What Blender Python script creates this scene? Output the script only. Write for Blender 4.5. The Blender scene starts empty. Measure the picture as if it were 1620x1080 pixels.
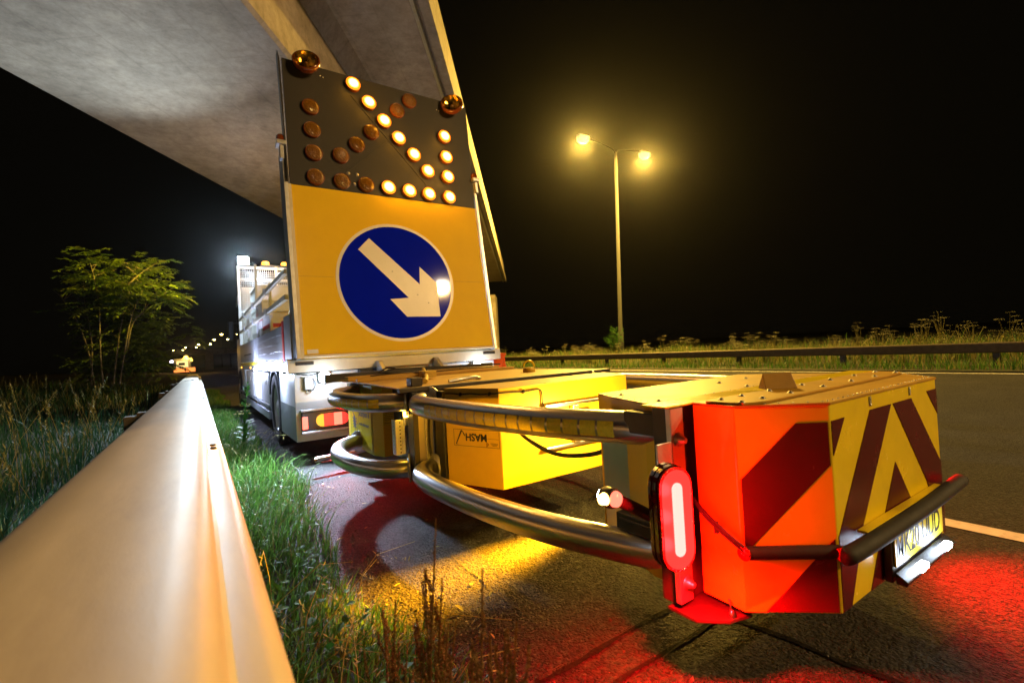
import bpy, bmesh, math, random
import numpy as np
from mathutils import Vector, Matrix

S = bpy.context.scene
COL = S.collection
random.seed(7)
rng = np.random.default_rng(7)
PI = math.pi

# ------------------------------------------------------------------ camera
cam_d = bpy.data.cameras.new("camera")
cam = bpy.data.objects.new("camera", cam_d)
COL.objects.link(cam)
cam_d.sensor_width = 36.0
cam_d.lens = 16.662
cam_d.clip_start = 0.02
cam_d.clip_end = 3000
CAM = Vector((0.0, 0.0, 1.11))
cam.matrix_world = Matrix(((0.8316, 0.0381, -0.5541, CAM.x),
                           (-0.5524, -0.0437, -0.8325, CAM.y),
                           (-0.0559, 0.9983, -0.0153, CAM.z),
                           (0, 0, 0, 1)))
cam_d.dof.use_dof = True
cam_d.dof.focus_distance = 2.6
cam_d.dof.aperture_fstop = 3.6
S.camera = cam

# ------------------------------------------------------------------ night sky
world = bpy.data.worlds.new("World")
S.world = world
world.use_nodes = True
wn = world.node_tree.nodes
sky = wn.new("ShaderNodeTexSky")
sky.sky_type = 'NISHITA'
sky.sun_disc = False
sky.sun_elevation = math.radians(-9)
sky.sun_rotation = math.radians(200)
bg = wn["Background"]
tint = wn.new("ShaderNodeMix"); tint.data_type = 'RGBA'; tint.blend_type = 'ADD'; tint.inputs["Factor"].default_value = 1.0
tint.inputs["B"].default_value = (0.034, 0.028, 0.016, 1)      # faint warm constant added to the night sky
world.node_tree.links.new(sky.outputs[0], tint.inputs["A"])
world.node_tree.links.new(tint.outputs["Result"], bg.inputs[0])
bg.inputs[1].default_value = 0.05

S.view_settings.view_transform = 'Standard'
S.view_settings.look = 'None'
S.view_settings.exposure = 0.0
S.view_settings.gamma = 1.0
S.render.engine = 'CYCLES'
S.cycles.use_denoising = True
S.cycles.max_bounces = 6
S.cycles.sample_clamp_indirect = 4.0
S.cycles.sample_clamp_direct = 0.0
S.cycles.caustics_reflective = False
S.cycles.caustics_refractive = False

# ------------------------------------------------------------------ helpers
OFF = {}

def tag(o, label=None, cat=None, group=None, kind=None):
    if label: o["label"] = label
    if cat: o["category"] = cat
    if group: o["group"] = group
    if kind: o["kind"] = kind
    return o

def empty(name, loc, label, cat, group=None):
    o = bpy.data.objects.new(name, None)
    o.empty_display_size = 0.2
    COL.objects.link(o)
    o.location = loc
    OFF[o.name] = Vector(loc)
    return tag(o, label, cat, group)

def cat_rom(pts, n=8, closed=False):
    pts = [Vector(p) for p in pts]
    out = []
    N = len(pts)
    for i in range(N if closed else N - 1):
        p1, p2 = pts[i], pts[(i + 1) % N]
        p0 = pts[(i - 1) % N] if (closed or i > 0) else p1 * 2 - p2
        p3 = pts[(i + 2) % N] if (closed or i + 2 < N) else p2 * 2 - p1
        for k in range(n):
            t = k / n
            out.append(0.5 * ((2 * p1) + (p2 - p0) * t + (2 * p0 - 5 * p1 + 4 * p2 - p3) * t * t
                              + (3 * p1 - p0 - 3 * p2 + p3) * t ** 3))
    if not closed:
        out.append(pts[-1])
    return out

class MB:
    def __init__(s):
        s.v = []; s.f = []; s.m = []; s.sm = []
    def add(s, vs, fs, mi=0, smooth=False):
        b = len(s.v)
        s.v += [tuple(v) for v in vs]
        for f in fs:
            s.f.append([b + i for i in f]); s.m.append(mi); s.sm.append(smooth)
        return s
    def box(s, a, b, mi=0, M=None):
        x0, y0, z0 = a; x1, y1, z1 = b
        vs = [Vector(p) for p in ((x0, y0, z0), (x1, y0, z0), (x1, y1, z0), (x0, y1, z0),
                                  (x0, y0, z1), (x1, y0, z1), (x1, y1, z1), (x0, y1, z1))]
        if M: vs = [M @ v for v in vs]
        return s.add(vs, [(0, 3, 2, 1), (4, 5, 6, 7), (0, 1, 5, 4), (1, 2, 6, 5), (2, 3, 7, 6), (3, 0, 4, 7)], mi)
    def prism(s, poly, z0, z1, mi=0, M=None, mi_top=None):
        n = len(poly)
        area = sum(poly[i][0] * poly[(i + 1) % n][1] - poly[(i + 1) % n][0] * poly[i][1] for i in range(n))
        if area < 0: poly = list(reversed(poly))
        vs = [Vector((p[0], p[1], z0)) for p in poly] + [Vector((p[0], p[1], z1)) for p in poly]
        if M: vs = [M @ v for v in vs]
        fs = [tuple(reversed(range(n)))] + [(i, (i + 1) % n, n + (i + 1) % n, n + i) for i in range(n)]
        s.add(vs, fs, mi)
        s.add(vs[n:], [tuple(range(n))], mi if mi_top is None else mi_top)
        return s
    def tube(s, path, r, n=14, mi=0, caps=True, smooth=True, M=None):
        path = [Vector(p) for p in path]
        rs = r if isinstance(r, (list, tuple)) else [r] * len(path)
        t0 = (path[1] - path[0]).normalized()
        up = Vector((0, 0, 1)) if abs(t0.z) < 0.9 else Vector((1, 0, 0))
        nrm = (up - t0 * up.dot(t0)).normalized()
        vs = []
        for i, p in enumerate(path):
            a = path[max(i - 1, 0)]; b = path[min(i + 1, len(path) - 1)]
            t = (b - a).normalized()
            nrm = (nrm - t * nrm.dot(t)).normalized()
            bn = t.cross(nrm)
            for k in range(n):
                an = 2 * PI * k / n
                vs.append(p + (nrm * math.cos(an) + bn * math.sin(an)) * rs[i])
        if M: vs = [M @ v for v in vs]
        fs = []
        for i in range(len(path) - 1):
            for k in range(n):
                k2 = (k + 1) % n
                fs.append((i * n + k, i * n + k2, (i + 1) * n + k2, (i + 1) * n + k))
        s.add(vs, fs, mi, smooth)
        if caps:
            L = (len(path) - 1) * n
            s.add([vs[k] for k in range(n)], [tuple(reversed(range(n)))], mi)
            s.add([vs[L + k] for k in range(n)], [tuple(range(n))], mi)
        return s
    def lathe(s, prof, n=24, mi=0, M=None, smooth=True):
        # profile [(r, h)] about local z
        vs = []
        for r, h in prof:
            for k in range(n):
                a = 2 * PI * k / n
                vs.append(Vector((r * math.cos(a), r * math.sin(a), h)))
        if M: vs = [M @ v for v in vs]
        fs = []
        for i in range(len(prof) - 1):
            for k in range(n):
                k2 = (k + 1) % n
                fs.append((i * n + k, i * n + k2, (i + 1) * n + k2, (i + 1) * n + k))
        return s.add(vs, fs, mi, smooth)
    def build(s, name, mats, parent=None, off=None, bevel=0, label=None, seg=2):
        if off is None:
            off = OFF[parent.name] if parent is not None and parent.name in OFF else Vector((0, 0, 0))
        off = Vector(off)
        me = bpy.data.meshes.new(name)
        me.from_pydata([(v[0] - off.x, v[1] - off.y, v[2] - off.z) for v in s.v], [], s.f)
        if not isinstance(mats, (list, tuple)): mats = [mats]
        for m in mats: me.materials.append(m)
        me.polygons.foreach_set("material_index", s.m)
        me.polygons.foreach_set("use_smooth", s.sm)
        me.update()
        o = bpy.data.objects.new(name, me)
        COL.objects.link(o)
        if parent is not None:
            o.parent = parent
        else:
            o.location = off
        OFF[o.name] = off
        if bevel:
            b = o.modifiers.new("bevel", 'BEVEL'); b.width = bevel; b.segments = seg
            b.limit_method = 'ANGLE'; b.angle_limit = math.radians(40)
        if label: o["label"] = label
        return o

def split_build(mb, name, mats, parent, bevel=0):
    """one object per connected piece"""
    par = {}
    def find(a):
        while par[a] != a:
            par[a] = par[par[a]]; a = par[a]
        return a
    key = [tuple(round(c, 5) for c in v) for v in mb.v]
    for k_ in key: par.setdefault(k_, k_)
    for f in mb.f:
        for i in f[1:]:
            a, b = find(key[f[0]]), find(key[i])
            if a != b: par[a] = b
    groups = {}
    for j, f in enumerate(mb.f): groups.setdefault(find(key[f[0]]), []).append(j)
    out = []
    for fs in groups.values():
        sub = MB(); mapping = {}
        for j in fs:
            idx = []
            for i in mb.f[j]:
                if i not in mapping: mapping[i] = len(sub.v); sub.v.append(mb.v[i])
                idx.append(mapping[i])
            sub.f.append(idx); sub.m.append(mb.m[j]); sub.sm.append(mb.sm[j])
        out.append(sub.build(name, mats, parent, bevel=bevel))
    return out

def children(o):
    return [c for c in bpy.data.objects if c.parent == o]

def copy_tree(o, parent=None):
    c = o.copy()
    COL.objects.link(c)
    if parent is not None: c.parent = parent
    for ch in children(o): copy_tree(ch, c)
    return c

# ------------------------------------------------------------------ materials
def mat(name, col, rough=0.5, metal=0.0, var=0.18, vscale=6.0, bump=0.0, bscale=80.0, col2=None, mask=(0.45, 0.6),
        rvar=0.12, coat=0.0, stretch=None, spec=0.5):
    m = bpy.data.materials.new(name)
    m.use_nodes = True
    nt = m.node_tree; N = nt.nodes; L = nt.links
    b = N["Principled BSDF"]
    tc = N.new("ShaderNodeTexCoord")
    vec = tc.outputs["Object"]
    if stretch:
        mp = N.new("ShaderNodeMapping"); mp.inputs["Scale"].default_value = stretch
        L.new(vec, mp.inputs[0]); vec = mp.outputs[0]
    n1 = N.new("ShaderNodeTexNoise"); n1.inputs["Scale"].default_value = vscale; n1.inputs["Detail"].default_value = 7
    n1.inputs["Roughness"].default_value = 0.65
    L.new(vec, n1.inputs["Vector"])
    rp = N.new("ShaderNodeValToRGB")
    c = Vector(col[:3])
    lo = c * (1 - var); hi = c * (1 + var)
    rp.color_ramp.elements[0].position = 0.3; rp.color_ramp.elements[1].position = 0.72
    rp.color_ramp.elements[0].color = (*lo, 1); rp.color_ramp.elements[1].color = (*hi, 1)
    L.new(n1.outputs["Fac"], rp.inputs[0])
    out = rp.outputs[0]
    if col2 is not None:
        n3 = N.new("ShaderNodeTexNoise"); n3.inputs["Scale"].default_value = vscale * 0.45; n3.inputs["Detail"].default_value = 9
        n3.inputs["Roughness"].default_value = 0.7
        L.new(vec, n3.inputs["Vector"])
        r3 = N.new("ShaderNodeValToRGB")
        r3.color_ramp.elements[0].position = mask[0]; r3.color_ramp.elements[1].position = mask[1]
        L.new(n3.outputs["Fac"], r3.inputs[0])
        mx = N.new("ShaderNodeMix"); mx.data_type = 'RGBA'
        L.new(r3.outputs[0], mx.inputs["Factor"]); L.new(out, mx.inputs["A"])
        mx.inputs["B"].default_value = (*col2, 1)
        out = mx.outputs["Result"]
    L.new(out, b.inputs["Base Color"])
    mr = N.new("ShaderNodeMapRange")
    mr.inputs["To Min"].default_value = max(0.03, rough - rvar); mr.inputs["To Max"].default_value = min(1, rough + rvar)
    L.new(n1.outputs["Fac"], mr.inputs["Value"]); L.new(mr.outputs[0], b.inputs["Roughness"])
    b.inputs["Metallic"].default_value = metal
    b.inputs["Coat Weight"].default_value = coat
    b.inputs["Specular IOR Level"].default_value = spec
    if bump:
        n2 = N.new("ShaderNodeTexNoise"); n2.inputs["Scale"].default_value = bscale; n2.inputs["Detail"].default_value = 4
        L.new(vec, n2.inputs["Vector"])
        bp = N.new("ShaderNodeBump"); bp.inputs["Strength"].default_value = bump; bp.inputs["Distance"].default_value = 0.01
        L.new(n2.outputs["Fac"], bp.inputs["Height"]); L.new(bp.outputs[0], b.inputs["Normal"])
    return m

def emis(name, col, s, base=(0.02, 0.02, 0.02)):
    m = bpy.data.materials.new(name); m.use_nodes = True
    b = m.node_tree.nodes["Principled BSDF"]
    b.inputs["Base Color"].default_value = (*base, 1)
    b.inputs["Roughness"].default_value = 0.25
    b.inputs["Emission Color"].default_value = (*col, 1)
    b.inputs["Emission Strength"].default_value = s
    return m

def lens_mat(name, col, rough=0.12, scale=160):
    m = mat(name, col, rough, 0, 0.5, 60, 0.0, rvar=0.05, coat=0.6)
    nt = m.node_tree; N = nt.nodes; L = nt.links
    v = N.new("ShaderNodeTexVoronoi"); v.inputs["Scale"].default_value = scale
    tc = [n for n in N if n.type == 'TEX_COORD'][0]
    L.new(tc.outputs["Object"], v.inputs["Vector"])
    bp = N.new("ShaderNodeBump"); bp.inputs["Strength"].default_value = 0.8; bp.inputs["Distance"].default_value = 0.006
    L.new(v.outputs["Distance"], bp.inputs["Height"]); L.new(bp.outputs[0], N["Principled BSDF"].inputs["Normal"])
    return m

def leaf_mat(name, c1, c2, rough=0.5, trans=0.35):
    # colour varies from blade to blade through a per-face random attribute
    m = bpy.data.materials.new(name); m.use_nodes = True
    nt = m.node_tree; N = nt.nodes; L = nt.links
    b = N["Principled BSDF"]; b.inputs["Roughness"].default_value = rough; b.inputs["Specular IOR Level"].default_value = 0.2
    at = N.new("ShaderNodeAttribute"); at.attribute_name = "tint"
    rp = N.new("ShaderNodeValToRGB")
    rp.color_ramp.elements[0].color = (*c1, 1); rp.color_ramp.elements[1].color = (*c2, 1)
    L.new(at.outputs["Fac"], rp.inputs[0]); L.new(rp.outputs[0], b.inputs["Base Color"])
    tr = N.new("ShaderNodeBsdfTranslucent"); L.new(rp.outputs[0], tr.inputs[0])
    mx = N.new("ShaderNodeMixShader"); mx.inputs[0].default_value = trans
    L.new(b.outputs[0], mx.inputs[1]); L.new(tr.outputs[0], mx.inputs[2])
    L.new(mx.outputs[0], N["Material Output"].inputs["Surface"])
    return m

def asphalt_mat():
    m = mat("asphalt", (0.043, 0.041, 0.040), 0.85, 0, 0.35, 1.3, col2=(0.034, 0.032, 0.031), mask=(0.4, 0.65), spec=0.15)
    nt = m.node_tree; N = nt.nodes; L = nt.links
    b = N["Principled BSDF"]
    tc = [n for n in N if n.type == 'TEX_COORD'][0]
    v = N.new("ShaderNodeTexVoronoi"); v.inputs["Scale"].default_value = 90
    n = N.new("ShaderNodeTexNoise"); n.inputs["Scale"].default_value = 38; n.inputs["Detail"].default_value = 5
    n.inputs["Roughness"].default_value = 0.6
    for t in (v, n): L.new(tc.outputs["Object"], t.inputs["Vector"])
    inv = N.new("ShaderNodeMapRange"); inv.inputs["From Max"].default_value = 0.75; inv.inputs["To Min"].default_value = 1.0; inv.inputs["To Max"].default_value = 0.0
    L.new(v.outputs["Distance"], inv.inputs["Value"])
    pw = N.new("ShaderNodeMath"); pw.operation = 'POWER'; pw.inputs[1].default_value = 0.6; L.new(inv.outputs[0], pw.inputs[0])
    ml = N.new("ShaderNodeMath"); ml.operation = 'MULTIPLY'; L.new(pw.outputs[0], ml.inputs[0])
    gt = N.new("ShaderNodeMapRange"); gt.inputs["From Min"].default_value = 0.38; gt.inputs["From Max"].default_value = 0.58; L.new(n.outputs["Fac"], gt.inputs["Value"])
    L.new(gt.outputs[0], ml.inputs[1])
    bp = N.new("ShaderNodeBump"); bp.inputs["Strength"].default_value = 1.0; bp.inputs["Distance"].default_value = 0.016
    L.new(ml.outputs[0], bp.inputs["Height"]); L.new(bp.outputs[0], b.inputs["Normal"])
    # stone chips: lighter and darker grains in the surface
    v2 = N.new("ShaderNodeTexVoronoi"); v2.inputs["Scale"].default_value = 90
    L.new(tc.outputs["Object"], v2.inputs["Vector"])
    src = b.inputs["Base Color"].links[0].from_socket
    mx = N.new("ShaderNodeMix"); mx.data_type = 'RGBA'; mx.blend_type = 'MULTIPLY'; mx.inputs["Factor"].default_value = 0.75
    rp = N.new("ShaderNodeValToRGB")
    rp.color_ramp.elements[0].color = (0.4, 0.4, 0.4, 1); rp.color_ramp.elements[1].color = (1.9, 1.9, 1.9, 1)
    L.new(v2.outputs["Color"], rp.inputs[0])
    L.new(src, mx.inputs["A"]); L.new(rp.outputs[0], mx.inputs["B"])
    L.new(mx.outputs["Result"], b.inputs["Base Color"])
    return m

def concrete_mat():
    m = mat("concrete", (0.38, 0.325, 0.26), 0.85, 0, 0.20, 0.9, 0.3, 5, col2=(0.21, 0.18, 0.145), mask=(0.50, 0.70), stretch=(1.0, 0.6, 1.0))
    nt = m.node_tree; N = nt.nodes; L = nt.links
    b = N["Principled BSDF"]
    tc = [n for n in N if n.type == 'TEX_COORD'][0]
    src = b.inputs["Base Color"].links[0].from_socket
    # fine blotches and blow holes
    n1 = N.new("ShaderNodeTexNoise"); n1.inputs["Scale"].default_value = 4.5; n1.inputs["Detail"].default_value = 8; n1.inputs["Roughness"].default_value = 0.75
    L.new(tc.outputs["Object"], n1.inputs["Vector"])
    r1 = N.new("ShaderNodeValToRGB"); r1.color_ramp.elements[0].position = 0.33; r1.color_ramp.elements[1].position = 0.62
    r1.color_ramp.elements[0].color = (0.45, 0.44, 0.42, 1); r1.color_ramp.elements[1].color = (1.15, 1.15, 1.15, 1)
    L.new(n1.outputs["Fac"], r1.inputs[0])
    m1 = N.new("ShaderNodeMix"); m1.data_type = 'RGBA'; m1.blend_type = 'MULTIPLY'; m1.inputs["Factor"].default_value = 0.6
    L.new(src, m1.inputs["A"]); L.new(r1.outputs[0], m1.inputs["B"])
    # shutter-board joints across the soffit
    mp = N.new("ShaderNodeMapping"); mp.inputs["Rotation"].default_value = (0, 0, math.radians(54.9))
    mp.vector_type = 'TEXTURE'
    L.new(tc.outputs["Object"], mp.inputs[0])
    wv = N.new("ShaderNodeTexBrick"); wv.inputs["Scale"].default_value = 0.35; wv.inputs["Mortar Size"].default_value = 0.006
    wv.inputs["Color1"].default_value = (1, 1, 1, 1); wv.inputs["Color2"].default_value = (0.9, 0.9, 0.89, 1); wv.inputs["Mortar"].default_value = (0.5, 0.49, 0.47, 1)
    L.new(mp.outputs[0], wv.inputs["Vector"])
    m2 = N.new("ShaderNodeMix"); m2.data_type = 'RGBA'; m2.blend_type = 'MULTIPLY'; m2.inputs["Factor"].default_value = 0.22
    L.new(m1.outputs["Result"], m2.inputs["A"]); L.new(wv.outputs["Color"], m2.inputs["B"])
    L.new(m2.outputs["Result"], b.inputs["Base Color"])
    return m

M = {}
M['asphalt'] = asphalt_mat()
M['earth'] = mat("earth", (0.03, 0.028, 0.015), 0.95, 0, 0.4, 3, 0.6, 30, col2=(0.02, 0.03, 0.012))
M['line'] = mat("road_paint", (0.62, 0.6, 0.55), 0.6, 0, 0.15, 12, 0.3, 150, col2=(0.2, 0.19, 0.18), mask=(0.55, 0.72))
M['seam'] = mat("bitumen_seal", (0.012, 0.011, 0.011), 0.95, 0, 0.3, 20, 1.0, 60, spec=0.05)
M['crack'] = mat("cracked_seam", (0.06, 0.055, 0.048), 0.95, 0, 0.4, 30, 1.0, 90, spec=0.05)
M['concrete'] = concrete_mat()
M['steel_rail'] = mat("galvanised_rail", (0.38, 0.315, 0.245), 0.5, 0.0, 0.12, 7, 0.04, 220, rvar=0.08, col2=(0.30, 0.24, 0.18), mask=(0.48, 0.72), spec=0.3, stretch=(2.2, 0.45, 2.2))
M['galv'] = mat("galvanised_steel", (0.55, 0.56, 0.58), 0.4, 0.85, 0.15, 14, 0.05, 150)
M['alu'] = mat("brushed_aluminium", (0.50, 0.49, 0.50), 0.30, 1.0, 0.06, 4, 0.0, 120, rvar=0.04)
M['dark_steel'] = mat("dark_steel", (0.045, 0.043, 0.042), 0.45, 0.6, 0.3, 12, 0.1, 80)
M['rust_post'] = mat("dull_post", (0.10, 0.08, 0.065), 0.7, 0.4, 0.3, 10, 0.1, 60)
M['black'] = mat("black_plastic", (0.012, 0.012, 0.013), 0.4, 0, 0.3, 20, 0.05, 200)
M['rubber'] = mat("rubber", (0.015, 0.015, 0.016), 0.75, 0, 0.3, 20, 0.2, 120)
M['foam'] = mat("black_foam", (0.007, 0.007, 0.007), 0.75, 0, 0.3, 15, 0.15, 60)
M['yellow'] = mat("yellow_paint", (0.66, 0.42, 0.022), 0.38, 0, 0.08, 4.5, 0.05, 500, rvar=0.10, col2=(0.50, 0.29, 0.012), mask=(0.56, 0.74))
M['tan'] = mat("worn_yellow_lid", (0.44, 0.25, 0.02), 0.5, 0, 0.14, 7, 0.04, 160, col2=(0.32, 0.17, 0.015), mask=(0.5, 0.75))
M['fluoro'] = mat("yellow_sheeting", (0.80, 0.62, 0.015), 0.24, 0, 0.07, 7, 0.06, 700, col2=(0.62, 0.45, 0.02), mask=(0.55, 0.75))
M['red_sheet'] = mat("red_sheeting", (0.085, 0.004, 0.008), 0.24, 0, 0.12, 9, 0.06, 700, col2=(0.06, 0.012, 0.01), mask=(0.52, 0.75))
M['board_yellow'] = mat("sign_yellow", (0.80, 0.53, 0.006), 0.5, 0, 0.06, 1.6, 0.02, 500, rvar=0.06, col2=(0.73, 0.46, 0.006), mask=(0.4, 0.8), spec=0.12)
M['blue'] = mat("sign_blue", (0.002, 0.010, 0.62), 0.05, 0, 0.06, 3, 0.0, 300, rvar=0.01, spec=0.3)
M['white_sheet'] = mat("white_sheeting", (0.72, 0.70, 0.66), 0.35, 0, 0.05, 5, 0.02, 400)
M['lamp_panel'] = mat("matt_black_panel", (0.013, 0.011, 0.009), 0.6, 0, 0.3, 3, 0.04, 60, col2=(0.021, 0.017, 0.013), mask=(0.5, 0.8))
M['amber_off'] = lens_mat("unlit_amber_lens", (0.17, 0.075, 0.006), 0.05, 62)
M['amber_rim'] = mat("amber_plastic", (0.16, 0.035, 0.004), 0.2, 0, 0.2, 20, coat=0.5)
M['flasher'] = mat("flasher_reflector", (0.75, 0.42, 0.05), 0.08, 1.0, 0.4, 35, 0.4, 40)
M['led'] = emis("amber_led_core", (1.0, 0.62, 0.2), 13.0)
M['led_edge'] = emis("amber_led_edge", (1.0, 0.24, 0.008), 2.2)
def led_gradient(m, r1):
    nt = m.node_tree; N = nt.nodes; L = nt.links
    tc = N.new("ShaderNodeTexCoord"); sp = N.new("ShaderNodeSeparateXYZ"); L.new(tc.outputs["Object"], sp.inputs[0])
    cb = N.new("ShaderNodeCombineXYZ"); L.new(sp.outputs[0], cb.inputs[0]); L.new(sp.outputs[1], cb.inputs[1])
    ln = N.new("ShaderNodeVectorMath"); ln.operation = 'LENGTH'; L.new(cb.outputs[0], ln.inputs[0])
    mr = N.new("ShaderNodeMapRange"); mr.inputs["From Max"].default_value = r1; L.new(ln.outputs["Value"], mr.inputs["Value"])
    rp = N.new("ShaderNodeValToRGB"); e = rp.color_ramp.elements
    e[0].position = 0.0; e[0].color = (1.0, 0.80, 0.42, 1); e[1].position = 1.0; e[1].color = (0.20, 0.030, 0.0005, 1)
    k_ = e.new(0.62); k_.color = (0.95, 0.55, 0.10, 1)
    L.new(mr.outputs[0], rp.inputs[0]); L.new(rp.outputs[0], N["Principled BSDF"].inputs["Emission Color"])

M['white_paint'] = mat("white_paint", (0.74, 0.75, 0.76), 0.35, 0, 0.06, 4, 0.02, 150, col2=(0.58, 0.58, 0.57), mask=(0.6, 0.85))
M['cream'] = mat("cream_paint", (0.66, 0.60, 0.46), 0.42, 0, 0.1, 5, 0.03, 100, col2=(0.48, 0.42, 0.32), mask=(0.55, 0.8))
M['grey_alu'] = mat("grey_dropside", (0.30, 0.32, 0.34), 0.42, 0.6, 0.12, 6, 0.04, 90)
M['red_paint'] = mat("red_paint", (0.5, 0.02, 0.02), 0.35, 0, 0.1, 8)
M['orange'] = mat("orange_plastic", (0.75, 0.13, 0.015), 0.5, 0, 0.1, 8)
M['green_strap'] = mat("yellow_green_strap", (0.45, 0.55, 0.06), 0.7, 0, 0.15, 30)
M['strap'] = mat("ratchet_strap", (0.5, 0.34, 0.04), 0.7, 0, 0.2, 40)
M['glass'] = mat("dark_glass", (0.01, 0.012, 0.014), 0.06, 0, 0.1, 5, coat=0.5)
M['red_lens'] = emis("lit_red_lens", (1.0, 0.045, 0.035), 1.4, (0.3, 0.01, 0.01))
M['red_core'] = emis("red_led_core", (1.0, 0.36, 0.30), 2.3)
M['lamp_shell'] = mat('dark_red_shell', (0.06, 0.006, 0.006), 0.2, 0, 0.2, 20, coat=0.6)
M['red_dim'] = lens_mat("red_lens", (0.45, 0.015, 0.012))
M['tail_red'] = emis("tail_lamp_lit", (1.0, 0.13, 0.08), 3.2)
M['tail_amber'] = emis("tail_amber", (1.0, 0.42, 0.03), 1.6)
M['white_led'] = emis("white_led", (0.82, 0.92, 1.0), 45.0)
M['amber_lit'] = emis("amber_marker_lit", (1.0, 0.55, 0.10), 14.0)
M['beacon_lit'] = emis("beacon_lit", (1.0, 0.42, 0.04), 5.0)
led_gradient(M['led'], 0.066)
M['sodium'] = emis("sodium_bowl", (1.0, 0.74, 0.16), 2.4)
M['sodium_far'] = emis('distant_sodium', (1.0, 0.74, 0.2), 45.0)
M['lamp_post'] = mat('lamp_post_paint', (0.008, 0.008, 0.007), 0.9, 0.0, 0.2, 3)
M['warm_bowl'] = emis('warm_white_bowl', (1.0, 0.93, 0.86), 160.0)
M['tape'] = mat("reflective_tape", (0.55, 0.42, 0.02), 0.3, 0, 0.2, 90, 0.2, 300)
M['ink'] = mat("black_ink", (0.012, 0.012, 0.014), 0.5, 0, 0.1, 10)
M['plate_yellow'] = mat("plate_yellow", (0.75, 0.66, 0.05), 0.35, 0, 0.03, 10)
M['grass'] = leaf_mat("grass_blade", (0.03, 0.10, 0.012), (0.11, 0.23, 0.035))
M['verge'] = leaf_mat("dimmed_verge_blade", (0.012, 0.05, 0.018), (0.045, 0.10, 0.04))  # dim light of the left bank put into a darker grass colour
M['dry'] = leaf_mat("dry_grass", (0.10, 0.11, 0.03), (0.32, 0.28, 0.10))
M['leaf'] = leaf_mat("leaf", (0.03, 0.10, 0.012), (0.06, 0.17, 0.02), 0.75)
M['tree_leaf'] = leaf_mat("tree_leaf", (0.06, 0.12, 0.015), (0.15, 0.20, 0.03), 0.5)
M['dock'] = leaf_mat("dock_seed", (0.09, 0.055, 0.022), (0.20, 0.13, 0.05), 0.8, 0.15)
M['umbel'] = leaf_mat("umbel", (0.35, 0.34, 0.2), (0.6, 0.58, 0.4), 0.8, 0.2)
M['bark'] = mat("bark", (0.10, 0.085, 0.06), 0.8, 0, 0.3, 12, 0.5, 50)
M['skin'] = mat("skin", (0.45, 0.27, 0.2), 0.5, 0, 0.08, 20)
M['hivis'] = mat("orange_hivis", (0.85, 0.12, 0.02), 0.6, 0, 0.1, 12, 0.1, 60)
M['hivis_band'] = mat("silver_band", (0.6, 0.6, 0.6), 0.35, 0.3, 0.1, 30)

def light(name, kind, loc, power, col, parent=None, size=0.03, aim=None, cone=None, blend=0.4):
    d = bpy.data.lights.new(name, kind)
    d.energy = power; d.color = col
    if kind == 'AREA':
        d.shape = 'DISK'; d.size = size
    else:
        d.shadow_soft_size = size
    if cone: d.spot_size = math.radians(cone); d.spot_blend = blend
    o = bpy.data.objects.new(name, d); COL.objects.link(o)
    off = OFF[parent.name] if parent is not None else Vector((0, 0, 0))
    o.location = Vector(loc) - off
    if parent is not None: o.parent = parent
    if aim is not None:
        o.rotation_euler = Vector(aim).to_track_quat('-Z', 'Y').to_euler()
    return o

WHITE = (0.62, 0.78, 1.0)
SODIUM = (1.0, 0.60, 0.09)
AMBER = (1.0, 0.53, 0.03)

# ------------------------------------------------------------------ ground, road, verges
def bend(y):
    return -2.46e-4 * max(0.0, y - 18.0) ** 2

def sheet(name, x0, x1, ys, z, m, nx=1, zf=None, kind="structure"):
    mb = MB()
    vs = []; fs = []
    for y in ys:
        for i in range(nx + 1):
            xa = x0(y) if callable(x0) else x0
            xb = x1(y) if callable(x1) else x1
            x = xa + (xb - xa) * i / nx
            vs.append((x + bend(y), y, z if zf is None else zf(x, y)))
    w = nx + 1
    for j in range(len(ys) - 1):
        for i in range(nx):
            fs.append((j * w + i, j * w + i + 1, (j + 1) * w + i + 1, (j + 1) * w + i))
    mb.add(vs, fs, 0, True)
    o = mb.build(name, m)
    o["kind"] = kind
    return o

ROADY = [-40, -20, -8, 0, 8, 18] + list(range(30, 420, 15))

def road_left(y):
    return 0.60 + 0.07 * math.sin(y * 1.7) + 0.05 * math.sin(y * 4.3 + 1)

def left_h(x, y):
    d = max(0.0, -0.35 - x)
    return 0.02 + 0.42 * (1 - math.exp(-d / 2.6)) + 0.035 * d + 0.03 * math.sin(x * 1.9 + y * 0.7) * min(1, d)

def far_h(x, y):
    d = max(0.0, x - 14.55)
    return 0.03 + 0.05 * min(d, 1) + 0.08 * min(max(0, d - 1.3), 2.2) - 0.12 * min(max(0, d - 5.5), 4) + 0.03 * math.sin(x * 1.3 + y * .6) * min(1, d)

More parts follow.
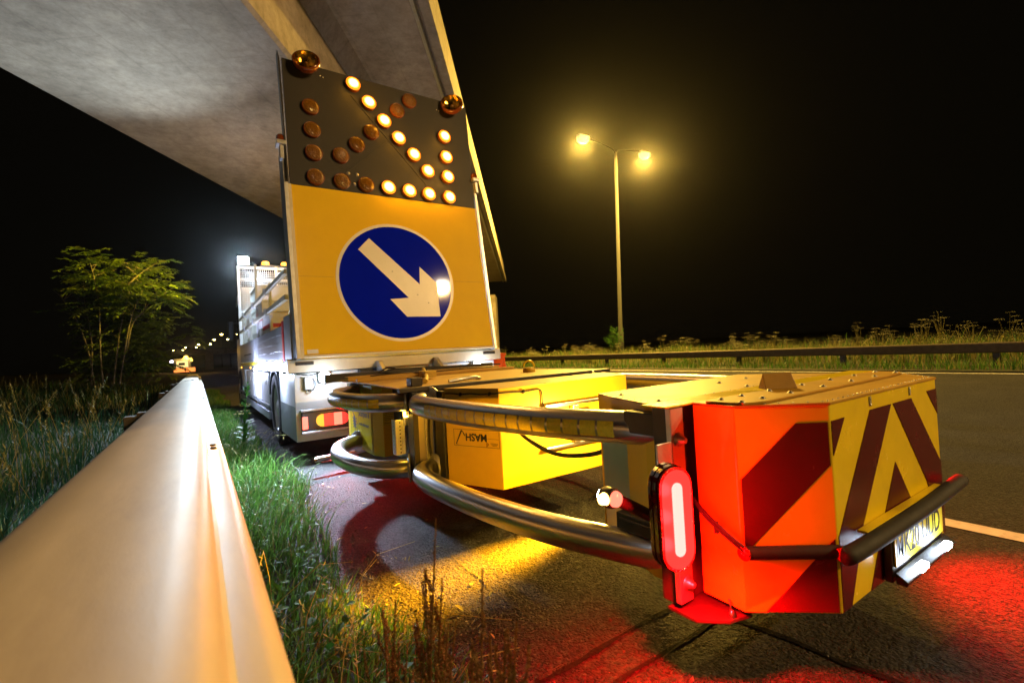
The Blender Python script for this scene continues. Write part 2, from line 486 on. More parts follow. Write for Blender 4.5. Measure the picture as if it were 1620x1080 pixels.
g = MB(); g.add([(-1500, -1500, -0.06), (1500, -1500, -0.06), (1500, 1500, -0.06), (-1500, 1500, -0.06)], [(0, 1, 2, 3)])
g.build("ground", M['earth'])["kind"] = "structure"
sheet("road_surface", 0.30, 14.6, ROADY, 0.0, M['asphalt'])
sheet("verge_terrain", -30, road_left, [-12 + 0.8 * i for i in range(60)] + list(range(38, 400, 12)), 0, M['earth'], 40,
      lambda x, y: left_h(x, y) if x < 0.3 else 0.012)
sheet("central_reserve", 14.5, 60, [-40 + 2 * i for i in range(50)] + list(range(62, 400, 12)), 0, M['earth'], 30, far_h)
sheet("hard_shoulder_line", 3.40, 3.53, ROADY, 0.004, M['line'])
sheet("far_edge_line", 14.12, 14.27, ROADY, 0.004, M['line'])
lm = MB()
for xl in (7.2, 10.85):
    for k in range(-3, 32):
        y = k * 9.0 + 3
        if -25 < y < 250:
            lm.add([(xl + bend(y), y, 0.004), (xl + 0.1 + bend(y), y, 0.004), (xl + 0.1 + bend(y + 2), y + 2, 0.004), (xl + bend(y + 2), y + 2, 0.004)], [(0, 1, 2, 3)])
lm.build("lane_markings", M['line'])["kind"] = "structure"

def wiggle(a, b, w, n=40, amp=0.006):
    a = Vector(a); b = Vector(b); t = (b - a).normalized(); nrm = Vector((-t.y, t.x, 0))
    L = []; Rr = []
    off = 0
    for i in range(n + 1):
        off = off * 0.8 + random.uniform(-amp, amp)
        ww = w * random.uniform(0.6, 1.3)
        p = a.lerp(b, i / n) + nrm * off
        L.append(p + nrm * ww); Rr.append(p - nrm * ww)
    return L, Rr

sm = MB()
for (a, b, w, mi, z) in (((0.60, 1.31, 0), (3.39, 1.34, 0), 0.012, 0, 0.005), ((0.62, 1.15, 0), (3.39, 1.17, 0), 0.010, 0, 0.005),
                         ((1.72, 1.13, 0), (1.9, -0.6, 0), 0.012, 0, 0.005), ((1.086, 1.32, 0), (1.11, 2.5, 0), 0.003, 1, 0.006),
                         ((0.66, 1.325, 0), (2.6, 1.352, 0), 0.0018, 1, 0.006), ((0.66, 1.138, 0), (2.6, 1.157, 0), 0.0014, 1, 0.006)):
    L, Rr = wiggle(a, b, w)
    n = len(L)
    sm.add([(p.x, p.y, z) for p in L + Rr], [(i, n + i, n + i + 1, i + 1) for i in range(n - 1)], mi)
sm.build("road_seams", [M['seam'], M['crack']])["kind"] = "structure"

# ------------------------------------------------------------------ vegetation helpers
class Blades:
    """many leaf-sized faces with a per-face tint"""
    def __init__(s):
        s.v = []; s.f = []; s.t = []; s.m = []
    def blade(s, p, h, lean, w, tint, mi=0, seg=3, droop=1.0):
        a = random.uniform(0, 2 * PI)
        d = Vector((math.cos(a), math.sin(a), 0)) if lean is None else lean
        side = Vector((-d.y, d.x, 0)) * w
        side.rotate(Matrix.Rotation(random.uniform(-0.9, 0.9), 3, 'Z'))
        b = len(s.v)
        amt = random.uniform(0.15, 0.75) * droop
        for i in range(seg):
            t = i / seg
            c = p + Vector((0, 0, h * t * (1 - 0.25 * amt * t))) + d * (h * amt * t * t)
            ww = (1 - t * 0.75)
            s.v.append(tuple(c - side * ww)); s.v.append(tuple(c + side * ww))
        c = p + Vector((0, 0, h * (1 - 0.25 * amt))) + d * (h * amt)
        s.v.append(tuple(c))
        for i in range(seg - 1):
            s.f.append((b + 2 * i, b + 2 * i + 1, b + 2 * i + 3, b + 2 * i + 2)); s.t.append(tint); s.m.append(mi)
        s.f.append((b + 2 * seg - 2, b + 2 * seg - 1, b + 2 * seg)); s.t.append(tint); s.m.append(mi)
    def leaf(s, p, d, up, L, w, tint, mi=0):
        d = d.normalized(); side = d.cross(up)
        if side.length < 1e-4: side = Vector((1, 0, 0))
        side.normalize()
        n = side.cross(d)
        b = len(s.v)
        pts = [p, p + d * L * 0.35 + side * w + n * w * 0.25, p + d * L * 0.75 + side * w * 0.7, p + d * L - n * w * 0.3,
               p + d * L * 0.75 - side * w * 0.7, p + d * L * 0.35 - side * w + n * w * 0.25, p + d * L * 0.4, p + d * L * 0.75 - n * w * .1]
        s.v += [tuple(q) for q in pts]
        for f in ((0, 1, 6), (0, 6, 5), (1, 2, 7, 6), (6, 7, 4, 5), (2, 3, 7), (7, 3, 4)):
            s.f.append(tuple(b + i for i in f)); s.t.append(tint); s.m.append(mi)
    def lump(s, p, r, tint, mi=0):
        b = len(s.v)
        o = [Vector((random.gauss(0, 1), random.gauss(0, 1), random.gauss(0, 1))).normalized() * r for _ in range(4)]
        s.v += [tuple(p + q) for q in o]
        for f in ((0, 1, 2), (0, 1, 3), (1, 2, 3), (0, 2, 3)):
            s.f.append(tuple(b + i for i in f)); s.t.append(tint); s.m.append(mi)
    def tube(s, path, r0, r1, tint, mi=0, n=5):
        mb = MB(); k = len(path)
        mb.tube(path, [r0 + (r1 - r0) * i / (k - 1) for i in range(k)], n, caps=False)
        b = len(s.v); s.v += mb.v
        for f in mb.f:
            s.f.append(tuple(b + i for i in f)); s.t.append(tint); s.m.append(mi)
    def build(s, name, mats, parent=None, off=None):
        if off is None:
            off = OFF[parent.name] if parent is not None else Vector((0, 0, 0))
        me = bpy.data.meshes.new(name)
        me.from_pydata([(v[0] - off[0], v[1] - off[1], v[2] - off[2]) for v in s.v], [], s.f)
        for m in mats: me.materials.append(m)
        me.polygons.foreach_set("material_index", s.m)
        at = me.attributes.new("tint", 'FLOAT', 'FACE')
        at.data.foreach_set("value", np.array(s.t, dtype=np.float32))
        o = bpy.data.objects.new(name, me); COL.objects.link(o)
        if parent is not None: o.parent = parent
        else: o.location = off
        OFF[o.name] = Vector(off)
        return o

def patch(x, y):
    return 0.5 + 0.5 * math.sin(x * 1.3 + 2.1 * math.sin(y * 0.6)) * math.sin(y * 0.9 + 1.7 * math.sin(x * 0.8))

# left verge: tall rough grass
gb = Blades()
for i in range(30000):
    u = random.random()
    y = 0.5 + 27 * u ** 1.9
    x = -0.42 - (0.4 + y * 0.75) * random.random() ** 0.9
    x = max(x, -13)
    pt = patch(x, y)
    tall = 0.22 + 0.34 * pt * random.random() + (0.22 if random.random() < 0.12 else 0)
    if x > -0.9: tall *= 0.8
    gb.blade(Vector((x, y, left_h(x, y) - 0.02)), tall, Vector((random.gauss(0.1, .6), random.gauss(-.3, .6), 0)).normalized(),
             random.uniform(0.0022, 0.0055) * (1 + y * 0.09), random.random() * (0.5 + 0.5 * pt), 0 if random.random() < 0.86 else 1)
for i in range(420):      # seed stalks
    y = 1.2 + 16 * random.random() ** 1.6; x = -0.6 - (0.5 + y * 0.5) * random.random()
    z = left_h(x, y); h = random.uniform(0.5, 0.85)
    d = Vector((random.gauss(0, .14), random.gauss(-.1, .14), 0))
    pth = [Vector((x, y, z)), Vector((x, y, z + h * .5)) + d * .3, Vector((x, y, z + h)) + d]
    gb.tube(pth, 0.0022, 0.0012, 0.7, 1, 3)
    for k in range(14):
        gb.leaf(pth[2] - Vector((d.x, d.y, 1)) * 0.012 * k, Vector((random.gauss(0, 1), random.gauss(0, 1), 1.2)), Vector((0, 0, 1)), 0.03, 0.004, random.random(), 1)
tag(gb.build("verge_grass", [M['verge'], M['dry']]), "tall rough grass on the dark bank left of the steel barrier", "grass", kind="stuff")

# strip between the barrier and the road
gs = Blades()
for i in range(24000):
    y = 0.45 + 24 * random.random() ** 2.0
    xr = road_left(y)
    x = -0.35 + (xr + 0.40) * random.random() ** 0.75
    edge = max(0.0, (xr - x) / 0.8)
    tall = random.uniform(0.07, 0.26) * (0.55 + 0.75 * min(1, edge)) + (0.16 if 3.0 < y < 6.5 and random.random() < 0.4 else 0)
    gs.blade(Vector((x, y, 0.0)), tall, Vector((random.gauss(0.35, .6), random.gauss(-.2, .6), 0)).normalized(),
             random.uniform(0.0018, 0.0045) * (1 + y * 0.07), random.random(), 0 if random.random() < 0.92 else 1, droop=1.3)
for i in range(600):     # low broad leaves in the sward
    y = 0.5 + 7 * random.random() ** 1.6
    xr = road_left(y); x = 0.02 + (xr - 0.02) * random.random()
    p = Vector((x, y, random.uniform(0.01, 0.13)))
    gs.leaf(p, Vector((random.gauss(0, 1), random.gauss(0, 1), random.uniform(0, .7))), Vector((0, 0, 1)), random.uniform(0.025, 0.075), random.uniform(0.008, 0.022), random.random(), 2)
for i in range(60):      # pale bent stalks
    y = 0.9 + 6.5 * random.random(); x = 0.1 + 0.28 * random.random(); h = random.uniform(0.22, 0.4)
    d = Vector((random.gauss(.1, .16), random.gauss(-.05, .16), 0))
    gs.tube([Vector((x, y, 0)), Vector((x, y, h * .6)) + d * .4, Vector((x, y, h)) + d, Vector((x, y, h * .96)) + d * 1.5], 0.0018, 0.0009, 0.95, 1, 3)
    for k in range(9):
        gs.leaf(Vector((x, y, h)) + d * (1 + .05 * k) + Vector((0, 0, -.01 * k)), Vector((random.gauss(0, 1), random.gauss(0, 1), .8)), Vector((0, 0, 1)), 0.022, 0.003, 0.9, 1)
tag(gs.build("roadside_grass", [M['grass'], M['dry'], M['leaf']]), "lush green grass and low weeds between the steel barrier and the asphalt", "grass", kind="stuff")

# central reserve grass
gf = Blades()
for i in range(30000):
    y = -3 + 66 * random.random() ** 1.25
    x = 14.75 + 5.5 * random.random() ** 1.4
    tall = (0.14 + 0.18 * random.random()) if x < 15.9 else random.uniform(0.35, 0.95) * (0.55 + 0.45 * patch(x, y))
    gf.blade(Vector((x + bend(y), y, far_h(x, y) - 0.02)), tall, None, random.uniform(0.006, 0.016), random.random(), 0 if random.random() < (0.75 if x < 15.9 else 0.4) else 1)
tag(gf.build("reserve_grass", [M['grass'], M['dry']]), "rough grass on the central reserve below and behind the far crash barrier", "grass", kind="stuff")

# grit and dead leaves washed to the road edge
gv = Blades()
random.seed(55)
for i in range(1500):
    y = 0.6 + 11 * random.random() ** 1.6; x = road_left(y) + abs(random.gauss(-0.02, 0.16)) * random.choice((1, 1, 1, 4))
    if x > 3.3: continue
    gv.lump(Vector((x, y, 0.004)), random.uniform(0.003, 0.010), random.random(), 0)
for i in range(60):
    y = 1.8 + 8 * random.random() ** 1.4; x = road_left(y) + abs(random.gauss(0.0, 0.3))
    gv.leaf(Vector((x, y, 0.008)), Vector((random.gauss(0, 1), random.gauss(0, 1), random.uniform(0, .25))), Vector((0, 0, 1)), random.uniform(0.02, 0.05), random.uniform(0.006, 0.014), random.random(), 1)
M['grit'] = leaf_mat("grit", (0.05, 0.047, 0.042), (0.22, 0.20, 0.17), 0.9, 0.0)
tag(gv.build("gravel", [M['grit'], M['dry']]), "grit and dead leaves scattered along the edge of the asphalt", "grit", kind="stuff")

# ------------------------------------------------------------------ overpass
BD = Vector((0.575, 0.818, 0)).normalized(); BE = Vector((BD.y, -BD.x, 0))
def bpt(X, z, t):
    p = BE * X + BD * t
    return Vector((p.x, p.y, 1.11 + z))
ov = empty("concrete_overpass", (-3.9, 5.0, 0), "pale concrete road bridge crossing high above the lorry", "bridge")
def extr(prof, t0, t1, name, m, n=1, bevel=0):
    mb = MB(); k = len(prof)
    vs = [bpt(X, z, t0) for X, z in prof] + [bpt(X, z, t1) for X, z in prof]
    mb.add(vs, [(i, (i + 1) % k, k + (i + 1) % k, k + i) for i in range(k)] + [tuple(reversed(range(k))), tuple(range(k, 2 * k))])
    return mb.build(name, m, ov, bevel=bevel)
deck = [(-8.2, 5.0), (-3.64, 5.0), (-3.58, 5.05), (-3.58, 6.25), (-3.3, 6.6), (-1.66, 6.6), (-1.62, 6.56), (-1.42, 6.56), (-1.42, 7.0), (-1.5, 7.25), (-10.35, 7.25), (-10.4, 6.6), (-8.5, 6.6), (-8.2, 6.25)]
extr(deck, -26, 46, "bridge_deck", M['concrete'])
extr([(-1.80, 7.252), (-1.55, 7.252), (-1.55, 8.15), (-1.80, 8.15)], -26, 46, "parapet", M['concrete'], bevel=0.03)
extr([(-10.3, 7.252), (-10.05, 7.252), (-10.05, 8.15), (-10.3, 8.15)], -26, 46, "parapet", M['concrete'], bevel=0.03)
extr([(-1.76, 6.50), (-1.69, 6.50), (-1.69, 6.597), (-1.76, 6.597)], -26, 46, "drain_pipe", M['galv'])
extr([(-9.4, -1.2), (-2.4, -1.2), (-2.4, 4.998), (-9.4, 4.998)], 43, 45.9, "abutment", M['concrete'])
extr([(-7.5, -1.2), (-4.3, -1.2), (-4.3, 4.998), (-7.5, 4.998)], -12, -10.8, "pier", M['concrete'], bevel=0.05)

# ------------------------------------------------------------------ steel barriers
def rail_path():
    return [(y, 0.0 if y < 17 else -0.02 * (y - 17) ** 1.2) for y in [-4, -1, 0, 1, 2, 3, 4.5, 6, 8, 10, 12, 14, 16, 17.5, 19, 21, 24]]
gr = empty("crash_barrier", (-0.12, 8, 0), "broad galvanised steel beam barrier running beside the grass verge up close", "barrier")
prof = [(-0.250, 0.60), (-0.262, 0.70), (-0.262, 0.845), (-0.255, 0.865), (-0.235, 0.876), (-0.17, 0.882), (-0.10, 0.8835), (-0.04, 0.881), (-0.012, 0.875), (0.004, 0.864), (0.012, 0.848),
        (0.013, 0.822), (0.020, 0.815), (0.045, 0.812), (0.062, 0.802), (0.070, 0.785), (0.070, 0.64), (0.05, 0.60)]
mb = MB(); k = len(prof); vs = []
rp = rail_path()
for y, dz in rp:
    for X, z in prof: vs.append((X + bend(y), y, z + dz))
fs = []
for j in range(len(rp) - 1):
    for i in range(k):
        fs.append((j * k + i, j * k + (i + 1) % k, (j + 1) * k + (i + 1) % k, (j + 1) * k + i))
mb.add(vs, fs, 0, True)
rail = mb.build("beam", M['steel_rail'], gr)
es = rail.modifiers.new("edge", 'EDGE_SPLIT'); es.split_angle = math.radians(38)
for y in (-2.5, 0.7, 3.9, 7.1, 10.3, 13.5, 16.7):
    pm = MB()
    pm.box((-0.335, y - 0.05, 0.66), (-0.263, y + 0.05, 0.835)).box((-0.40, y - 0.055, -0.05), (-0.336, y + 0.055, 0.815)).box((-0.335, y - 0.06, 0.70), (-0.33, y + 0.06, 0.72))
    pm.build("post", M['rust_post'], gr, bevel=0.006)
bm_ = MB()
for y in (2.02, 2.10, 5.2, 5.28, 8.4, 8.48):
    bm_.lathe([(0.0, 0.006), (0.009, 0.005), (0.011, 0.0), (0.011, -0.004)], 10, 0, Matrix.Translation((0.036, y, 0.8145)))
split_build(bm_, "splice_bolt", M['black'], gr)
sp = MB(); sp.box((-0.20, 9.4, 0.8845), (-0.05, 9.52, 0.892)).box((-0.10, 9.43, 0.892), (-0.06, 9.49, 0.898), 1)
sp.build("splice_plate", [M['galv'], M['black']], gr, bevel=0.003)

fr = empty("far_crash_barrier", (15.7, 15, 0), "dark low crash barrier across the road with flowering weeds behind it", "barrier")
def fz(y): return far_h(15.7, y)
prof2 = [(-0.10, 0.40), (-0.115, 0.43), (-0.115, 0.62), (-0.09, 0.645), (0.09, 0.645), (0.11, 0.62), (0.11, 0.43), (0.09, 0.40)]
mb = MB(); k = len(prof2); vs = []
ys = [-12, -6, 0, 6, 12, 18, 24, 30, 40, 50, 60, 75, 90]
for y in ys:
    for X, z in prof2: vs.append((15.7 + X + bend(y), y, z - 0.02))
fs = [(j * k + i, j * k + (i + 1) % k, (j + 1) * k + (i + 1) % k, (j + 1) * k + i) for j in range(len(ys) - 1) for i in range(k)]
mb.add(vs, fs, 0, False)
mb.build("beam", M['rust_post'], fr, bevel=0.008)
for i in range(24):
    y = -6.6 + 3.2 * i
    pm = MB(); pm.box((15.64 + bend(y), y - 0.06, -0.1), (15.76 + bend(y), y + 0.06, 0.42))
    pm.build("post", M['dark_steel'], fr)

# ------------------------------------------------------------------ attenuator (crash cushion on the lorry's tail)
CXA = 1.955
def mir(p): return (2 * CXA - p[0], p[1], p[2])
at = empty("crash_attenuator", (CXA, 2.8, 0), "yellow crash cushion with curved aluminium tubes and rear chevrons, lowered behind the lorry", "crash cushion")

def chamfer_box(outline, z0, z1, name, mats, lid=True, lip=0.0, bevel=0.004):
    full = list(outline) + [(2 * CXA - x, y) for x, y in reversed(outline)]
    mb = MB(); mb.prism(full, z0, z1, 0)
    return mb.build(name, mats, at, bevel=bevel)

# rear module
rc = chamfer_box([(1.315, 0.955), (1.305, 0.81), (1.505, 0.638)], 0.302, 0.898, "rear_cushion", M['fluoro'])
mb = MB()
full = [(1.315, 0.953), (1.301, 0.812), (1.503, 0.634)]; full = full + [(2 * CXA - x, y) for x, y in reversed(full)]
mb.prism(full, 0.8985, 0.906)
lid = mb.build("lid", M['tan'], rc, bevel=0.002)
# chevrons on the back face, diagonal stripes on the corner faces
mb = MB()
def rear_poly(pts):
    mb.prism(pts, 0.0, 0.0022, 0, Matrix(((1, 0, 0, 0), (0, 0, -1, 0.638), (0, 1, 0, 0), (0, 0, 0, 1))))
ZB, ZT, XL, XR = 0.306, 0.852, 1.51, 2.402
rear_poly([(XL, ZT), (1.594, ZT), (XL, 0.752)])
rear_poly([(1.777, ZT), (1.950, ZT), (1.677, 0.518), (1.5635, ZB), (XL, ZB), (XL, 0.520)])
rear_poly([(1.967, ZT), (2.136, ZT), (XR, 0.578), (XR, ZB), (2.385, ZB), (2.233, 0.541)])
rear_poly([(1.954, 0.655), (2.10, 0.47), (2.205, ZB), (1.70, ZB), (1.82, 0.48)])
rear_poly([(2.298, ZT + .01), (XR, ZT + .01), (XR, 0.765)])
A = Vector((1.305, 0.81, 0)); T = (Vector((1.505, 0.638, 0)) - A).normalized(); Nn = Vector((T.y, -T.x, 0))
MC = Matrix(((T.x, 0, Nn.x, A.x), (T.y, 0, Nn.y, A.y), (0, 1, 0, 0), (0, 0, 0, 1)))
A2 = Vector((2 * CXA - 1.505, 0.638, 0)); T2 = Vector((T.x, -T.y, 0)); N2 = Vector((T2.y, -T2.x, 0))
MC2 = Matrix(((T2.x, 0, N2.x, A2.x), (T2.y, 0, N2.y, A2.y), (0, 1, 0, 0), (0, 0, 0, 1)))
pa = [(0.165, 0.850), (0.255, 0.850), (0.256, 0.726), (0.047, 0.500), (0.035, 0.306), (0.012, 0.306), (0.008, 0.675)]
pa = [(0.170, 0.849), (0.256, 0.849), (0.256, 0.726), (0.047, 0.512), (0.010, 0.476), (0.010, 0.690)]
pb = [(0.20, 0.458), (0.256, 0.515), (0.256, 0.307), (0.060, 0.307)]
for p_ in (pa, pb):
    mb.prism(p_, 0, 0.0022, 0, MC)
    mb.prism([(0.264 - x, z) for x, z in p_], 0, 0.0022, 0, MC2)
mb.build("chevron_sheeting", M['red_sheet'], rc)
# lid furniture
mb = MB()
cp = [(1.312, 0.905), (1.325, 0.790), (1.40, 0.762), (2.42, 0.775), (2.58, 0.80), (2.60, 0.905)]
mb.prism(cp, 0.9065, 0.9135, 0)
cov = mb.build("cover_strip", M['tan'], at, bevel=0.002)
mb = MB()
for x in (1.335, 1.45, 1.62, 1.85, 2.08, 2.3, 2.52):
    for y in (0.80, 0.885):
        mb.lathe([(0.011, 0), (0.011, 0.0015), (0.006, 0.0015), (0.0055, 0.006), (0, 0.0065)], 8, 0, Matrix.Translation((x + (0.03 if y > .85 else 0), y, 0.9137)))
split_build(mb, "cover_bolt", M['galv'], at)
mb = MB()
def rivets(a, b, n, z, r=0.0035):
    for i in range(n):
        t = i / (n - 1)
        mb.lathe([(r, 0), (r * .8, r * .6), (0, r * .8)], 6, 0, Matrix.Translation((a[0] + (b[0] - a[0]) * t, a[1] + (b[1] - a[1]) * t, z)))
rivets((1.53, 0.652), (2.38, 0.652), 26, 0.9061)
rivets((1.325, 0.812), (1.505, 0.655), 7, 0.9061)
rivets((2.405, 0.655), (2.585, 0.812), 7, 0.9061)
mb.build("rivet_row", M['galv'], lid)
mb = MB()
for x in (1.782, 2.125):
    for dz in (0, -0.018):
        mb.lathe([(0.005, 0), (0.0045, 0.004), (0, 0.005)], 8, 0, Matrix.Translation((x, 0.638, 0.886 + dz)) @ Matrix.Rotation(PI / 2, 4, 'X'))
    mb.box((x - 0.006, 0.6345, 0.872), (x + 0.006, 0.6375, 0.894))
mb.build("plate_screw", M['galv'], rc)
# wedge block on the lid
mb = MB()
Mw = Matrix.Translation((1.745, 0.905, 0.9137)) @ Matrix.Rotation(math.radians(-38), 4, 'Z')
vs = [Mw @ Vector(p) for p in ((-0.055, -0.032, 0), (0.055, -0.032, 0), (0.055, 0.032, 0), (-0.055, 0.032, 0), (-0.050, 0.0, 0.056), (0.050, 0.0, 0.056))]
mb.add(vs, [(0, 3, 2, 1), (0, 1, 5, 4), (2, 3, 4, 5), (1, 2, 5), (3, 0, 4)])
mb.build("wedge_block", M['tan'], at, bevel=0.002)
# bulkhead behind the rear module
mb = MB()
mb.box((1.215, 0.975, 0.285), (2.695, 1.035, 0.898))
bh = mb.build("bulkhead", M['dark_steel'], at, bevel=0.004)
mb = MB(); mb.box((1.185, 0.955, 0.8995), (2.725, 1.055, 0.9055))
mb.build("top_plate", M['fluoro'], at, bevel=0.002)
mb = MB()
for s_ in (0, 1):
    q = [(1.20, 0.972), (1.262, 0.972), (1.262, 0.952), (1.20, 0.952)]
    if s_: q = [(2 * CXA - x, y) for x, y in q]
    mb.prism(q, 0.30, 0.897)
split_build(mb, "flange", M['galv'], at, bevel=0.003)
mb = MB()
for z in (0.80, 0.36):
    for s_ in (1.232, 2 * CXA - 1.232):
        mb.lathe([(0.022, 0), (0.022, 0.004), (0.0135, 0.004), (0.0135, 0.016), (0.009, 0.017), (0.009, 0.026), (0, 0.027)], 6 * 3, 0,
                 Matrix.Translation((s_, 0.9515, z)) @ Matrix.Rotation(PI / 2, 4, 'X'))
split_build(mb, "flange_bolt", M['galv'], at)
mb = MB()
for s_ in (0, 1):
    q = [(1.195, 1.0), (1.195, 0.90), (1.265, 0.835), (1.345, 0.815), (1.40, 0.86), (1.40, 1.0)]
    if s_: q = [(2 * CXA - x, y) for x, y in q]
    mb.prism(q, 0.272, 0.282)
split_build(mb, "foot_plate", M['dark_steel'], at, bevel=0.002)
mb = MB()
mb.tube([(1.288, 0.845, 0.285), (1.286, 0.843, 0.30), (1.292, 0.852, 0.33)], 0.0025, 6).lathe([(0.009, -0.012), (0.0095, 0.0), (0.006, 0.012), (0, 0.013)], 10, 0, Matrix.Translation((1.286, 0.842, 0.291)))
mb.build("cable_clip", M['alu'], at)
# section ahead of the bulkhead
front_o = [(1.275, 1.06), (1.275, 1.12), (1.36, 1.36), (1.425, 1.50)]
full = front_o + [(2 * CXA - x, y) for x, y in reversed(front_o)]
mb = MB(); mb.prism(full, 0.305, 0.892)
ic = mb.build("inner_cushion", M['yellow'], at, bevel=0.004)
mb = MB(); mb.prism(full, 0.8925, 0.8985)
il = mb.build("lid", M['tan'], ic, bevel=0.002)
mb = MB()
rivets((1.31, 1.13), (1.43, 1.48), 9, 0.8987); rivets((1.47, 1.482), (2.42, 1.482), 26, 0.8987); rivets((1.36, 1.085), (2.5, 1.085), 22, 0.8987)
for x, y in ((1.42, 1.36), (1.33, 1.10), (2.0, 1.30), (2.25, 1.32), (1.9, 1.11)):
    mb.lathe([(0.012, 0), (0.012, .0015), (0.006, .0015), (0.0055, .007), (0, .0075)], 8, 0, Matrix.Translation((x, y, 0.8987)))
mb.build("rivet_row", M['galv'], il)
# middle box
mid_o = [(1.27, 2.70), (1.43, 2.32)]
full = mid_o + [(2 * CXA - x, y) for x, y in reversed(mid_o)]
mb = MB(); mb.prism(full, 0.305, 0.882)
mc = mb.build("middle_cushion", M['yellow'], at, bevel=0.004)
mb = MB(); mb.prism([(1.265, 2.70), (1.427, 2.315), (2 * CXA - 1.427, 2.315), (2 * CXA - 1.265, 2.70)], 0.8825, 0.888)
mb.build("lid", M['tan'], mc, bevel=0.002)
# approval label, upside down on the angled face
A3 = Vector((1.43, 2.32, 0)); T3 = Vector((-0.16, 0.38, 0)).normalized(); N3 = Vector((-T3.y, T3.x, 0))
if N3.y > 0: N3 = -N3
def face_M(s0, z0, lift):
    # writing plane on the angled face: local x runs to the viewer's left (text is upside down), local y runs down
    o = A3 + T3 * s0 + N3 * lift
    return Matrix(((T3.x, 0, N3.x, o.x), (T3.y, 0, N3.y, o.y), (0, -1, N3.z, z0), (0, 0, 0, 1)))

def text_mesh(body, size, name, m, Mx, parent, bold=0.0, sx=1.0):
    c = bpy.data.curves.new("glyphs", 'FONT'); c.body = body; c.size = size; c.offset = bold; c.extrude = 0.0004
    c.resolution_u = 3
    tmp = bpy.data.objects.new("glyphs", c); COL.objects.link(tmp)
    bpy.context.view_layer.update()
    me = bpy.data.meshes.new_from_object(tmp.evaluated_get(bpy.context.evaluated_depsgraph_get()))
    bpy.data.objects.remove(tmp)
    off = OFF[parent.name]
    me.transform(Matrix.Translation(-off) @ Mx @ Matrix.Diagonal((sx, 1, 1, 1)))
    me.name = name
    me.materials.clear(); me.materials.append(m)
    o = bpy.data.objects.new(name, me); COL.objects.link(o); o.parent = parent
    OFF[o.name] = off
    return o

def flat(mb, pts, Mx, th=0.0006, mi=0):
    mb.prism(pts, 0, th, mi, Mx)

mb = MB()
ML = face_M(0.0, 0.0, 0.0006)
def lrect(s0, s1, z0, z1, mi=0):
    flat(mb, [(s0, -z0), (s1, -z0), (s1, -z1), (s0, -z1)], ML, 0.0006, mi)
for a in ((0.010, 0.352, 0.541, 0.5435), (0.010, 0.352, 0.6395, 0.642), (0.010, 0.0125, 0.541, 0.642), (0.3495, 0.352, 0.541, 0.642), (0.012, 0.20, 0.592, 0.5935)):
    lrect(*a)
flat(mb, [(0.283, -0.634), (0.296, -0.634), (0.338, -0.552), (0.332, -0.549)], ML)      # tick
flat(mb, [(0.283, -0.634), (0.292, -0.640), (0.268, -0.600), (0.262, -0.606)], ML)
for (a, b, z) in ((0.022, 0.075, 0.566), (0.022, 0.070, 0.560), (0.03, 0.062, 0.553), (0.322, 0.337, 0.549)):
    lrect(a, b, z, z + 0.0025)
lb = mb.build("approval_label", M['ink'], mc)
text_mesh("MASH", 0.062, "lettering", M['ink'], face_M(0.098, 0.617, 0.0008), mc, 0.0018, 1.0)
text_mesh("d", 0.034, "lettering", M['red_sheet'], face_M(0.088, 0.568, 0.0012), mc, 0.0005)
# wiring along the middle box
mb = MB()
def onface(s, z, l=0.006):
    p = A3 + T3 * s + N3 * l
    return Vector((p.x, p.y, z))
cable = [onface(0.40, 0.857), onface(0.33, 0.856), onface(0.28, 0.852), onface(0.2, 0.857), onface(0.13, 0.852), onface(0.06, 0.856), onface(0.0, 0.860),
         Vector((1.52, 2.313, 0.858)), Vector((1.60, 2.313, 0.853)), Vector((1.68, 2.313, 0.856)), Vector((1.725, 2.312, 0.852)), Vector((1.735, 2.312, 0.82)), Vector((1.74, 2.31, 0.76)), Vector((1.80, 2.30, 0.72))]
mb.tube(cat_rom(cable, 5), 0.0042, 7)
for p in (cable[2], cable[5], cable[8]):
    mb.lathe([(0.009, -0.009), (0.011, 0), (0.009, 0.009)], 8, 0, Matrix.Translation(p) @ Matrix.Rotation(1.2, 4, 'Y'))
mb.build("lamp_cable", M['rubber'], mc)
# amber flood lamp on the back of the middle box
mb = MB(); mb.box((1.86, 2.27, 0.555), (2.10, 2.319, 0.70)); fl = mb.build("flood_lamp", M['black'], at, bevel=0.008)
mb = MB(); mb.box((1.875, 2.262, 0.57), (2.085, 2.2695, 0.685)); mb.build("lens", M['amber_lit'], fl, bevel=0.003)
mb = MB(); mb.box((1.74, 2.29, 0.735), (2.30, 2.317, 0.757)).box((1.72, 2.29, 0.478), (2.22, 2.317, 0.50)).box((1.95, 2.28, 0.50), (2.0, 2.317, 0.5545)).box((1.95, 2.28, 0.7005), (2.0, 2.317, 0.735)); mb.build("bracket", M['alu'], fl, bevel=0.003)
light("flood_light", 'POINT', (1.97, 2.06, 0.64), 62, (1.0, 0.60, 0.09), at, 0.04)
light("flood_beam", 'SPOT', (1.90, 2.235, 0.66), 2600, (1.0, 0.40, 0.006), at, 0.03, (-0.82, -0.08, -0.62), 132, 1.0).scale = (0.15, 1, 1)
